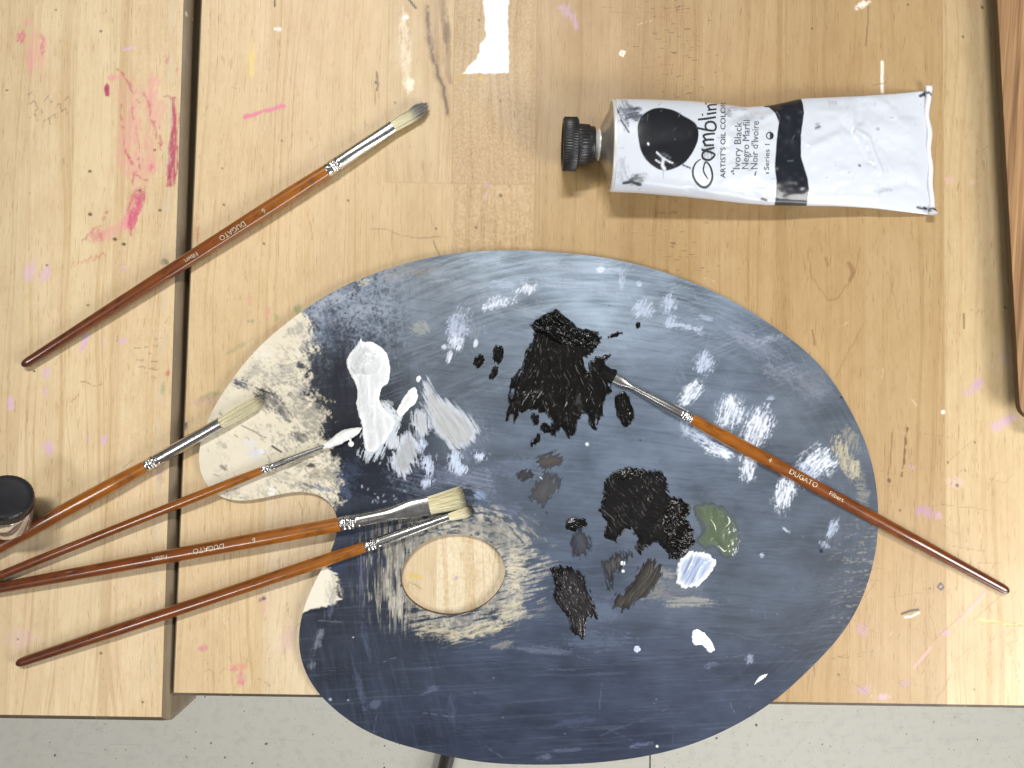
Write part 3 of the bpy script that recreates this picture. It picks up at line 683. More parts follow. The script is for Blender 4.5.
    c.scuff(512,612,18,14,(206,196,170),-20,.7,sang=-25,al=10,ac=1.5,seed=9); c.scuff(500,646,16,6,(170,166,152),-10,.4,sang=-12,seed=1)
    # ---- white dry-brush dabs
    Wt = (222,229,242); Wb = (192,203,224)
    for (a, b, rx, ry, col, op, rot, sg, th_) in [
            (705,363,13,14,Wb,.85,15,115,.48),(691,393,9,17,Wt,.98,40,130,.36),(730,413,15,21,Wt,.95,15,108,.42),(758,428,16,25,Wt,.95,20,112,.42),(748,466,10,19,Wt,.95,8,100,.42),
            (700,436,16,12,Wb,.8,30,30,.5),(716,450,18,8,Wt,.85,25,22,.45),(727,455,7,5,Wt,1.,0,20,.35),(684,424,8,16,Wb,.5,0,90,.5),(818,462,22,17,Wt,.95,-25,135,.44),(806,476,16,14,Wb,.85,-25,135,.46),(784,494,12,20,Wt,.92,12,100,.44),
            (498,303,20,8,Wt,.95,-12,108,.52),(527,289,15,7,Wt,.95,-16,112,.50),(458,328,13,26,Wb,.75,18,108,.48),(455,343,9,9,Wt,.95,0,110,.42),(449,356,3,8,Wt,.95,15,105,.3),(444,347,3,3,Wt,.9,0,0,.3),(476,343,2.5,5,Wt,.9,15,105,.3),
            (643,309,12,13,Wb,.75,30,125,.46),(669,303,10,13,Wb,.8,20,110,.46),(671,322,7,10,Wb,.7,30,120,.46),(684,327,20,4,Wb,.7,5,5,.45),(700,333,10,3,Wb,.6,20,20,.45),(601,269,5,3.5,Wt,.98,-25,0,.3),(622,281,4,14,Wb,.55,0,90,.45),(639,284,3.5,4,Wb,.8,0,0,.4),(619,270,18,3,Wb,.5,0,0,.45),
            (512,283,26,6,Wb,.5,-8,0,.5),(560,283,34,6,(176,186,202),.55,3,2,.46),(570,268,50,6,(170,180,196),.5,4,3,.47),(480,262,30,6,(176,186,202),.5,-4,-4,.47),(545,262,30,5,(170,180,196),.5,2,2,.47),(605,292,26,6,(168,178,196),.5,10,9,.47),
            (400,275,20,7,(150,156,168),.5,-12,-10,.5),(478,330,14,10,(150,158,172),.4,-20,100,.5),(420,328,12,10,(170,170,160),.6,-20,40,.5),(740,335,24,9,(150,160,178),.5,25,22,.48),(765,340,22,5,(170,178,192),.55,-20,-22,.48),(705,318,12,4,Wb,.5,5,5,.46),
            (760,350,30,14,(132,140,158),.45,30,30,.5),(810,385,24,20,(130,134,144),.45,40,30,.5),(780,372,26,10,(140,146,158),.45,15,20,.5),
            (843,452,11,26,(186,176,150),.8,-22,100,.48),(852,440,8,18,(160,154,138),.6,-30,100,.5),(862,492,8,30,(150,146,134),.6,-5,10,.5),(852,470,10,12,(200,190,160),.7,0,100,.46),(770,398,5,3,Wb,.5,-20,0,.4),
            (832,530,6,14,Wb,.65,25,115,.45),(825,545,8,4,Wb,.5,30,120,.45),(787,531,7,2,Wb,.7,40,40,.4),(762,555,2.5,3,Wb,.9,0,0,.3),
            (660,575,22,10,(160,158,148),.55,0,2,.5),(690,602,34,8,(176,172,160),.55,-2,0,.5),(675,590,40,16,(130,132,136),.35,0,0,.5),(655,592,22,10,(150,146,132),.45,0,-10,.5),
            (750,659,7,7,(170,178,200),.7,30,120,.5),(710,665,10,4,(120,130,156),.5,-10,0,.5),(595,640,44,14,(104,116,142),.4,0,0,.5),(600,610,30,16,(110,122,146),.35,0,0,.5),
            (545,650,34,5,(120,130,152),.35,5,5,.42),(452,710,5,24,(86,96,120),.35,-4,86,.46),(430,690,10,3,(110,120,144),.4,-25,-25,.42),(375,705,8,6,(110,120,144),.4,-30,-50,.45),(345,722,6,6,(140,150,170),.5,-45,-50,.45),
            (318,640,5,20,(130,136,150),.65,20,105,.48),(312,665,5,6,(140,146,160),.5,10,100,.45),(332,600,5,24,(96,104,128),.5,10,100,.5),(360,690,4,34,(90,100,124),.5,-14,76,.5),(366,640,4,30,(84,94,118),.5,-10,80,.5),
            (545,757,9,4,(120,130,152),.4,0,0,.45),(568,750,16,3,(110,120,144),.3,-4,-4,.4),(640,745,16,3,(110,120,150),.5,-10,-8,.45),(575,722,30,6,(84,94,124),.4,-8,-8,.48),
            (440,490,60,30,(128,140,164),.42,10,12,.53),(470,480,40,16,(150,158,178),.4,12,14,.53),(470,440,26,34,(134,144,164),.35,20,60,.53),(520,470,40,18,(120,132,156),.35,10,10,.52),(480,496,8,5,(160,184,224),.5,20,30,.45),
            (340,562,10,16,(50,62,94),.6,20,110,.4)]:
        c.scuff(a, b, rx, ry, col, rot, op, sang=sg, dry=1., al=6 if rx < 30 else 20, ac=1.25, seed=int(a+b*2) % 11, thr=th_, relief=.8 if op > .8 else 0)
    # rim scuffs at the right
    thr_ = np.arctan2(py-510, (px-590)*.8)
    st = streak(px, py, math.radians(-8), 9, 1.3, 9, 3)*.6+fbm(px/3, py/2, 4, 2)*.4
    m = sm(.60, .70, st)*sm(818, 852, px)*sm(500, 540, py)*.5*sm(665, 600, py)
    c.blend(np.arange(len(px)), m, (150,146,134))
    st = streak(px, py, math.radians(-14), 22, 1.3, 5, 3)
    c.blend(np.arange(len(px)), sm(.60, .80, st)*sm(780, 840, px)*sm(540, 600, py)*.22, (130,136,148))
    # fine scratches
    for k in range(70):
        a = random.uniform(300, 870); b = random.uniform(255, 760); an = random.choice([0,.1,-.15,.3,-.5,1.3,1.7])+random.gauss(0,.12); l = random.uniform(6, 34)
        c.line([(a,b),(a+l*math.cos(an),b+l*math.sin(an))], random.uniform(.5,.9), random.choice([(150,160,180),(170,178,196),(120,130,152),(36,42,58)]), random.uniform(.06,.22), k, 1.5, .4)
    for k in range(60):
        a = random.uniform(300, 860); b = random.uniform(260, 755)
        c.line([(a,b),(a+.5,b+.4)], random.uniform(.5,.9), random.choice([(150,158,174),(140,150,168),(24,26,34)]), random.uniform(.2,.6), k, .3)
    for pts in [[(525,650),(560,654),(590,660)],[(410,412),(440,414),(480,420)],[(650,585),(690,592)],[(700,628),(760,640),(800,652)],[(640,640),(600,626),(560,616)],[(600,735),(650,718),(668,708)],[(470,368),(500,372)]]:
        c.line(pts, 1.2, (120,130,150), .14, 3, 2.5, .4)
    for (a, b, r, col) in [(821,551,2.6,(18,22,34)),(819,547,2.,(60,70,96)),(587,444,2.2,(225,230,240)),(841,397,1.6,(20,22,28)),(657,746,1.6,(230,234,240)),(330,699,1.8,(170,180,200)),(353,637,1.,(180,186,200)),(640,440,1.,(30,34,44)),(623,571,2.,(235,238,244)),(348,700,1.,(170,178,200))]:
        c.line([(a,b),(a+.4,b+.4)], r, col, 1., 3, .3)
    # dark residue at the tip of the wide brush, and specks beside it
    c.scuff(468,498,9,16,(24,26,32),0,.8,sang=10,seed=3,thr=.35); c.scuff(505,508,30,10,(110,122,146),20,.4,sang=20,seed=3)
    for k in range(14):
        a = 340+random.random()*70; b = 482+random.random()*25; c.line([(a,b),(a+random.uniform(-2,2),b+random.uniform(-2,2))], random.uniform(.7,1.3), (170,176,190), random.uniform(.4,.9), k, .6)
    mat = bpy.data.materials.get('painted_palette_board')
    n0 = len(V); walls = []; VV = [V]; faces = [fa]; cols = [c.c]; mi = [np.zeros(len(fa), int)]; hh = [c.h]
    base_i = n0
    for L, flip in ((loops[0], False), (loops[1], True)):
        n = len(L)
        top = np.column_stack([L, np.full(n, TH)]); bot = np.column_stack([L, np.full(n, .0004)])
        VV += [top, bot]
        a = base_i+np.arange(n); b2 = np.roll(a, -1); q = np.stack([a, b2, b2+n, a+n], -1)
        faces.append(q if flip else q[:, ::-1]); mi.append(np.ones(n, int)); base_i += 2*n
        cols.append(np.tile(lin((150,122,84)), (2*n, 1))); hh.append(np.zeros(2*n))
    # underside
    uo = n0+len(loops[0])+np.arange(len(loops[0]))
    allv = np.concatenate(VV)
    o = mesh_obj('board', allv, np.concatenate(faces), [mat, bpy.data.materials['plywood_edge']], root, np.concatenate(cols), {'relief': np.concatenate(hh)}, True, np.concatenate(mi))
    return root

def palette_material():
    m, nt, b = newmat('painted_palette_board')
    pos = N(nt, 'TexCoord').outputs['Object']
    col = attr(nt, 'tint').outputs['Color']; rel = attr(nt, 'relief').outputs['Fac']
    g = noise(nt, mapping(nt, pos, (160, 1500, 1)), 1., 3, .65); g2 = noise(nt, mapping(nt, pos, (2200, 2200, 1)), 1., 2, .6)
    c = mix(nt, math_(nt, 'MULTIPLY', g, .4), col, (0.70, 0.72, 0.76), 'MULTIPLY')
    c = mix(nt, math_(nt, 'MULTIPLY', g2, .25), c, (1.25, 1.25, 1.25), 'MULTIPLY')
    nt.links.new(c, b.inputs['Base Color'])
    r = noise(nt, mapping(nt, pos, (30, 60, 1)), 1., 3, .6)
    nt.links.new(math_(nt, 'ADD', math_(nt, 'MULTIPLY', r, .20), .40), b.inputs['Roughness'])
    b.inputs['Specular IOR Level'].default_value = .22
    h = math_(nt, 'ADD', math_(nt, 'MULTIPLY', g, .5), math_(nt, 'MULTIPLY', g2, .25)); h = math_(nt, 'ADD', h, rel)
    bump(nt, b, h, .35, .00018)
    return m
palette_material()
plain_material('plywood_edge', tuple(lin((92,66,44))), .65, vary=.35, vs=(40,40,900))
PAL = palette()

# ------------------------------------------------------------------ wet paint dabs (relief meshes on the board)
PAINT_BLACK = tint_material('wet_black_oil_paint', .24, .34, bscale=(500,500,500), bstr=.08)
PAINT_WHITE = tint_material('wet_white_oil_paint', .34, .45, bscale=(700,700,700), bstr=.2)
PAINT_GREEN = tint_material('wet_green_oil_paint', .20, .5, .3, bscale=(200,200,200), bstr=.1)
PAINT_DRY = tint_material('thin_scraped_paint', .48, .25, bscale=(900,900,900), bstr=.3)
PAINT_THIN = tint_material('feathered_grey_paint', .42, .35, bscale=(700,700,700), bstr=.2)
for _m in (PAINT_DRY, PAINT_THIN, PAINT_GREEN, PAINT_BLACK):
    _n = _m.node_tree; _b = [x for x in _n.nodes if x.type == 'BSDF_PRINCIPLED'][0]
    _n.links.new(attr(_n, 'cover').outputs['Fac'], _b.inputs['Alpha'])

def dab(poly, mat, c_in, c_out, thick, dirn=90., ridge=.5, wob=2.5, ragged=1., freq=1.9, along=16, holes=0., seed=1, label=None, centre=None, fade=0., name='paint_dab', bright=None, smooth_poly=True, dome=0., step=.00036, feather=0., warp=10., lift=0.):
    if mat is PAINT_BLACK and not feather: feather = .9
    poly = np.array(poly, float)
    if smooth_poly: poly = catmull(poly, 4)
    Q = P(poly[:, 0], poly[:, 1], TH)
    lo = Q.min(0)-.003; hi = Q.max(0)+.003
    xs = np.arange(lo[0], hi[0], step); ys = np.arange(lo[1], hi[1], step); nx, ny = len(xs), len(ys)
    X, Y = np.meshgrid(xs, ys, indexing='ij'); V = np.stack([X.ravel(), Y.ravel(), np.full(nx*ny, TH)], -1)
    px, py = proj(V)
    sd = sdpoly(px, py, poly)
    if centre is not None:   # strokes fan out from a point
        th = np.arctan2(py-centre[1], px-centre[0]); r = np.hypot(px-centre[0], py-centre[1])
        bend = th*46/freq+fbm(px/22, py/22, seed, 3)*5
        st = fbm(bend, r/along, seed+1, 3)
    else:
        wv = (fbm(px/24, py/24, seed+6, 2)-.5)*warp
        st = streak(px+wv, py+wv*.6, math.radians(dirn), along, freq, seed+1, 3)
    blob = fbm(px/6, py/6, seed+2, 3)
    edge = sd+(fbm(px/5, py/5, seed, 3)-.5)*2*wob+(st-.5)*2*wob*ragged*1.5
    ins = edge < feather
    alpha = sm(feather, -feather*1.6, edge+(st-.5)*feather*2.6) if feather else np.ones(len(px))
    edge = edge-feather
    if holes: 
        depth = sm(0, -14, sd); q_ = st*.7+blob*.3; hq = holes*(1-.75*depth)
        if feather: alpha = alpha*sm(hq-.06, hq+.12, q_); ins &= alpha > .02
        else: ins &= ~(q_ < hq)
    if fade: 
        ins &= (st > .62-sm(0, -fade, sd)*.5)
    prof = sm(0, -2.2, edge)*.55+sm(0, -7, edge)*.45
    hgt = prof*(.35+ridge*(st-.35)*1.7+(blob-.5)*.45)+dome*sm(0, -16, sd)
    hgt = np.clip(hgt, .04, 3)
    V[:, 2] += .00005+thick*hgt+lift
    k = np.clip(sm(0, -9, sd)*1.1+(blob-.5)*.7+(st-.5)*.7, 0, 1)[:, None]
    col = lin(c_out)*(1-k)+lin(c_in)*k
    col = col*(1+.5*(st-.5)[:, None])
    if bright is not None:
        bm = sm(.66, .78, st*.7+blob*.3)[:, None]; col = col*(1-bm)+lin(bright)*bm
    I = ins.reshape(nx, ny); full = I[:-1, :-1] & I[1:, :-1] & I[1:, 1:] & I[:-1, 1:]
    ii, jj = np.nonzero(full)
    if not len(ii): return None
    fa = np.stack([ii*ny+jj, (ii+1)*ny+jj, (ii+1)*ny+jj+1, ii*ny+jj+1], -1)
    used = np.zeros(nx*ny, bool); used[fa.ravel()] = True
    cnt = np.bincount(fa.ravel(), minlength=nx*ny); bd = used & (cnt < 4); V[bd, 2] = TH-.0001+lift*.7
    remap = np.cumsum(used)-1
    o = mesh_obj(name, V[used], remap[fa], mat, PAL, np.clip(col[used], .001, .95), {'cover': alpha[used]})
    if label: o['label'] = label
    return o
def ell(cx, cy, rx, ry, rot=0, n=12):
    rot = math.radians(rot); out = []
    for k in range(n):
        t = 2*math.pi*k/n; x = rx*math.cos(t); y = ry*math.sin(t)
        out.append((cx+x*math.cos(rot)-y*math.sin(rot), cy+x*math.sin(rot)+y*math.cos(rot)))
    return out

BI, BO = (20,19,18), (9,9,9)
K1 = [(555.6,310),(546,314),(538,320),(530,325),(535,331.7),(532.7,338),(525.4,352.5),(524,365),(510,379.6),(510,394),(506,408.7),(505,424),(512,416),(514,424),(521,415),(533.7,408.7),(545,414),(552.5,421),(549,431),(556,437),(561,428),(569,440),
 (576,431.7),(582,418),(588,414),(586,427.5),(596,430),(603,416),(605,402.5),(610,392),(612,380),(617,372),(607,364),(612,355),(598,354),(590,363),(586.5,372),(584.8,358.8),(592,354.6),(600,344),(598,331.7),(586,329.6),(577.5,327.5),(567,317)]
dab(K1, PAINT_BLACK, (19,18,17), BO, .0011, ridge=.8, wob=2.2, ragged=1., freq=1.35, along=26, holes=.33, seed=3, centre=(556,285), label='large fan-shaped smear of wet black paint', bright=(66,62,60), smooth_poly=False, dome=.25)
dab([(555.6,309),(543,315),(531,325),(536,333),(546,338),(560,345),(575,347),(590,350),(600,343),(598,332),(586,329.6),(577.5,327.5),(567,317)], PAINT_BLACK, (12,11,11), (10,10,10), .0034, dirn=30, ridge=.9, wob=1.6, ragged=.5, freq=4.4, along=12, seed=8, label='thick glossy black squeeze of paint', smooth_poly=False, dome=.3)
dab([(621,392),(615,398),(616,413),(626,427.5),(635,418),(631.7,404.6),(627.5,394)], PAINT_BLACK, BI, BO, .0009, dirn=70, ridge=.8, wob=1.2, freq=1.5, along=8, seed=2)
for (a, b, rx, ry, rot, s) in [(615,335,7,3,-15,1),(535,419,6,5,60,2),(536,440,4,8,35,3),(479,361,5,8,15,4),(498,354,6,10,15,5),(494,373,4,8,20,6),(546,428,6,5,0,7),(600,338,3,2,0,8),(638,325,2.5,4,10,4)]:
    dab(ell(a,b,rx,ry,rot), PAINT_BLACK, BI, BO, .0007, dirn=100, ridge=.8, wob=1.4, freq=1.4, along=6, seed=s, holes=.22)
K8 = [(621,469),(610,474),(602.5,481),(603,495),(599,510),(606,522.5),(603,537),(617,543),(627,529),(638,539),(633,549),(640,555),(656,542),(667,551.7),(668,560),(681.7,559),(694,544),(692,529),(685,520),(691,506),(682,498),(670,496),(669,481),(659,470),(642,469)]
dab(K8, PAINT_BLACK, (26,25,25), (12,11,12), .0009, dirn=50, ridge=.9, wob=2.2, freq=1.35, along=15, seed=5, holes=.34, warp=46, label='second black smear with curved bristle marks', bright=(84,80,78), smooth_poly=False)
dab([(668,500),(682,498),(691,506),(686,518),(693,530),(694,543),(682,558),(669,559),(668,545),(662,528),(664,512)], PAINT_BLACK, (20,18,17), (12,11,11), .0022, dirn=20, ridge=1., wob=2., freq=3.8, along=9, seed=9, smooth_poly=False)
dab([(614,472),(628,468),(645,470),(640,478),(626,480),(616,479)], PAINT_BLACK, (26,23,18), (14,13,12), .0016, dirn=20, ridge=.9, wob=1.6, freq=2.6, along=6, seed=4)
dab([(602,562),(621,552),(633,554),(622,566),(613,577),(611,593),(605,577)], PAINT_DRY, (70,68,70), (40,38,38), .0005, dirn=80, ridge=.9, wob=2, freq=1.4, along=12, seed=6, holes=.34, feather=2.5)
dab([(652,559),(640,568),(632,584),(616,596),(612,604),(620,612),(638,604),(650,594),(657,583),(662,568)], PAINT_DRY, (60,56,52), (38,35,33), .0005, dirn=120, ridge=.9, wob=3, freq=1.5, along=14, seed=7, holes=.34, label='thin scraped smear of dark brown-black paint', feather=2.5)
dab(ell(576,524,11,6.5,0), PAINT_BLACK, (22,20,20), (12,12,12), .0015, dirn=20, ridge=.8, wob=1.8, freq=2.4, along=6, seed=3)
dab(ell(580,544,10,15,-8), PAINT_DRY, (64,66,74), (46,46,52), .0004, dirn=80, ridge=.8, wob=2., freq=1.4, along=10, seed=8, holes=.36, feather=2.5)
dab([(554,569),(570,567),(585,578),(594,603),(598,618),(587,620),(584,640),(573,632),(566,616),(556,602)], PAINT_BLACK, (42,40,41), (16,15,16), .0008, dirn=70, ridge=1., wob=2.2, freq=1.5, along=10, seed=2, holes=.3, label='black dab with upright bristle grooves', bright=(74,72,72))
dab([(551,569),(562,567),(566,582),(560,594),(555,586)], PAINT_BLACK, (16,15,15), (12,12,12), .0012, dirn=60, ridge=1., wob=1.8, freq=2.2, along=6, seed=12, holes=.3)
dab(ell(550,461,14,9,-10), PAINT_DRY, (74,70,68), (64,62,64), .0003, dirn=150, ridge=.9, wob=3, freq=1.4, along=10, seed=4, holes=.36, feather=2.5)
dab(ell(525,475,8,5,-10), PAINT_DRY, (62,60,62), (52,52,56), .0003, dirn=120, ridge=.9, wob=2, freq=1.4, along=8, seed=5, holes=.34, feather=2.5)
dab([(545,470),(560,478),(562,490),(550,500),(548,514),(538,504),(528,498),(532,484)], PAINT_DRY, (72,72,76), (66,68,76), .0003, dirn=110, ridge=.9, wob=4, freq=1.4, along=14, seed=6, holes=.44, feather=2.5)
# whites and greys
W1 = [(361,335.6),(363.5,341),(371,341),(379,345),(386,352),(390,363),(390,374),(388,384),(382,388),(380,398),(382,404),(387,410),(393,415),(396,424),(390,436),(384,444),(376,452),(366,452),(363,440),(361,424),(358,414),(356,403),(357,390),(353,380),(348,371),(346,362),(350,352),(357,344)]
dab(W1, PAINT_WHITE, (216,218,220), (236,238,240), .0016, dirn=92, ridge=.22, wob=.8, ragged=.3, freq=3., along=24, seed=2, label='round blob of thick white paint with a trailing neck', dome=.5)
dab([(358,350),(366,344),(377,347),(385,356),(386,368),(380,378),(366,381),(354,376),(350,366)], PAINT_WHITE, (206,208,210), (232,233,235), .0032, dirn=4, ridge=.1, wob=.6, ragged=.2, freq=7., along=30, seed=4, dome=.35)
dab([(372,400),(388,410),(396,420),(404,440),(398,450),(388,448),(380,458),(366,460),(360,452),(364,440),(360,424)], PAINT_THIN, (196,204,212), (212,220,232), .0006, dirn=112, ridge=.5, wob=3.4, ragged=1.2, freq=1.5, along=16, seed=3, holes=.3, label='grey-white feathered smear below the white blob', feather=3.2)
dab([(414,386.7),(418,392),(417.5,400),(409,409.6),(401,419),(397,416),(396,410),(401,401),(407,392)], PAINT_WHITE, (232,232,232), (242,243,244), .0013, dirn=130, ridge=.35, wob=1., ragged=.5, freq=1.8, along=18, seed=5, label='short slanting stroke of white paint')
dab(ell(418,379,3,4,20), PAINT_WHITE, (225,228,232), (225,228,232), .0006, wob=1.2, seed=3, holes=.3)
dab([(380,404),(390,402),(397,412),(404,420),(396,430),(386,426)], PAINT_THIN, (206,212,220), (222,226,232), .0006, dirn=40, ridge=.6, wob=3., ragged=1., freq=1.6, along=7, seed=8, holes=.38, feather=3.2)
dab([(426,378),(432,382.5),(438,393),(453,403),(465,413),(476,424),(477,433.5),(472,443),(461,449),(449,449),(445,442),(434,432.5),(428,418),(424,403),(423,389)], PAINT_THIN, (178,180,182), (204,212,224), .0007, dirn=55, ridge=.4, wob=1.8, ragged=1., freq=1.5, along=18, seed=7, holes=.12, label='broad triangular smear of pale grey paint', feather=3.2)
dab([(415,409),(426,411),(431,424),(427,436),(418,437),(411,422)], PAINT_THIN, (184,188,192), (204,212,224), .0005, dirn=80, ridge=.5, wob=2.6, ragged=1.1, freq=1.4, along=12, seed=8, holes=.3, feather=3.2)
dab([(407,430),(417,438),(421,453),(416,466),(405,478),(395,470),(391,458),(399,441)], PAINT_THIN, (170,174,178), (206,214,228), .0006, dirn=70, ridge=.5, wob=3., ragged=1.2, freq=1.4, along=12, seed=6, holes=.24, label='oval grey dab with feathered white rim', feather=3.2)
for (a, b, rx, ry, rot, s) in [(428,465,8.5,12,0,2),(455,461,9,13,0,3),(462,470,9,7,0,6),(480,456,8,7,0,4),(427,482,8,6,0,5),(420,445,6,14,20,9)]:
    dab(ell(a,b,rx,ry,rot), PAINT_THIN, (192,204,226), (200,210,230), .0004, dirn=100, ridge=.6, wob=3, ragged=1.2, freq=1.4, along=8, seed=s, holes=.42, feather=3.2)
GR = [(694,508),(706,503),(722,507),(735,521),(739,538),(735,555),(724,557),(715,549),(704,547),(695,540),(703,530)]
dab(GR, PAINT_GREEN, (88,101,80), (92,102,98), .0013, dirn=70, ridge=.22, wob=1.2, ragged=.4, freq=5, along=18, seed=5, label='glossy olive green dab', dome=.5, feather=2.2)
for k, pts in enumerate([[(708,516),(714,525),(716,534)],[(722,530),(729,522),(727,516)],[(732,520),(734,532)],[(718,545),(724,551),(727,548)],[(733,546),(731,551)],[(705,510),(711,509)],[(714,538),(712,543)]]):  # gloss highlights on the green, put in as raised white strokes
    q = catmull(np.array(pts, float), 4, False) if len(pts) > 2 else np.array(pts, float)
    d = np.gradient(q, axis=0); nrm = np.stack([-d[:, 1], d[:, 0]], -1); nrm /= np.linalg.norm(nrm, axis=1)[:, None]
    w = np.sin(np.linspace(.25, 2.9, len(q)))[:, None]*1.25
    dab(np.concatenate([q+nrm*w, (q-nrm*w)[::-1]]), PAINT_WHITE, (222,228,218), (214,220,208), .0012, lift=.0011, wob=.2, ragged=.1, seed=k+1, smooth_poly=False, step=.00028, dome=.5)
dab([(680,559),(675.5,578),(686,589),(700,585),(713,570),(716,560),(703,551.5),(689,552)], PAINT_THIN, (160,173,200), (240,242,246), .0013, dirn=118, ridge=.8, wob=1.6, ragged=.7, freq=2.2, along=26, seed=4, label='streaky white and pale blue dab beside the green', bright=(246,247,249), feather=.9)
dab([(692,632),(698.7,628.7),(712,640),(715,650),(708.7,653),(702,647),(693.7,643.7)], PAINT_WHITE, (238,240,242), (244,245,246), .0012, dirn=40, ridge=.4, wob=.9, seed=6, freq=1.8, label='small leaf-shaped white dab')
dab(ell(637,649,4,4.5,0), PAINT_WHITE, (150,160,190), (190,200,222), .0005, wob=.7, seed=4)
dab([(753,686),(757,678),(767,673),(766,677),(758,683)], PAINT_WHITE, (230,232,234), (230,232,234), .0007, dirn=140, wob=1., seed=2, holes=.3)
dab(ell(623,563,3,3.5,0), PAINT_WHITE, (228,232,238), (228,232,238), .0006, wob=.7, seed=2)
dab(ell(541,478,3,1.4,30), PAINT_WHITE, (200,206,216), (200,206,216), .0003, wob=.8, seed=2)

# ------------------------------------------------------------------ brushes
HANDLE = tint_material('varnished_orange_handle', .30, .5, 1.0, bscale=(60,60,60), bstr=.05)
def ferrule_mat():
    m, nt, b = newmat('nickel_ferrule')
    pos = N(nt, 'TexCoord').outputs['Object']
    n1 = noise(nt, pos, 240., 4, .65); n2 = noise(nt, pos, 900., 2, .6)
    c = mix(nt, ramp(nt, n1, [(.52, 0.), (.72, .8)]), (0.70, 0.69, 0.66), (0.30, 0.30, 0.30))
    nt.links.new(c, b.inputs['Base Color']); b.inputs['Metallic'].default_value = 1.
    nt.links.new(math_(nt, 'ADD', math_(nt, 'MULTIPLY', n2, .14), .17), b.inputs['Roughness'])
    bump(nt, b, n1, .12, .0003); return m
FERR = ferrule_mat()
BRIS = tint_material('hog_bristle', .5, .35)
GOLD = plain_material('pale_foil_lettering', (0.62, 0.56, 0.42), .4, .3, vary=.3, vs=(900,900,900))

def loft(stations, K=28, cap=True):
    """stations: list of (centre, dir, half width, half height)"""
    V = []
    for c, d, w, h in stations:
        d = d/np.linalg.norm(d); n = np.cross(d, [0, 0, 1.]); n /= np.linalg.norm(n); u = np.cross(n, d)
        t = np.arange(K)*2*math.pi/K
        V.append(c+np.outer(np.cos(t)*w, n)+np.outer(np.sin(t)*h, u))
    return np.concatenate(V), grid_faces(len(stations), K, True)

def text_mesh(body, size):
    cu = bpy.data.curves.new('lettering', 'FONT'); cu.body = body; cu.size = size; cu.resolution_u = 3
    ob = bpy.data.objects.new('lettering', cu); COL.objects.link(ob)
    bpy.context.view_layer.update()
    me = bpy.data.meshes.new_from_object(ob.evaluated_get(bpy.context.evaluated_depsgraph_get()))
    bpy.data.objects.remove(ob); bpy.data.curves.remove(cu)
    V = np.array([v.co[:] for v in me.vertices]); Fs = [list(p.vertices) for p in me.polygons]
    bpy.data.meshes.remove(me); return V, Fs

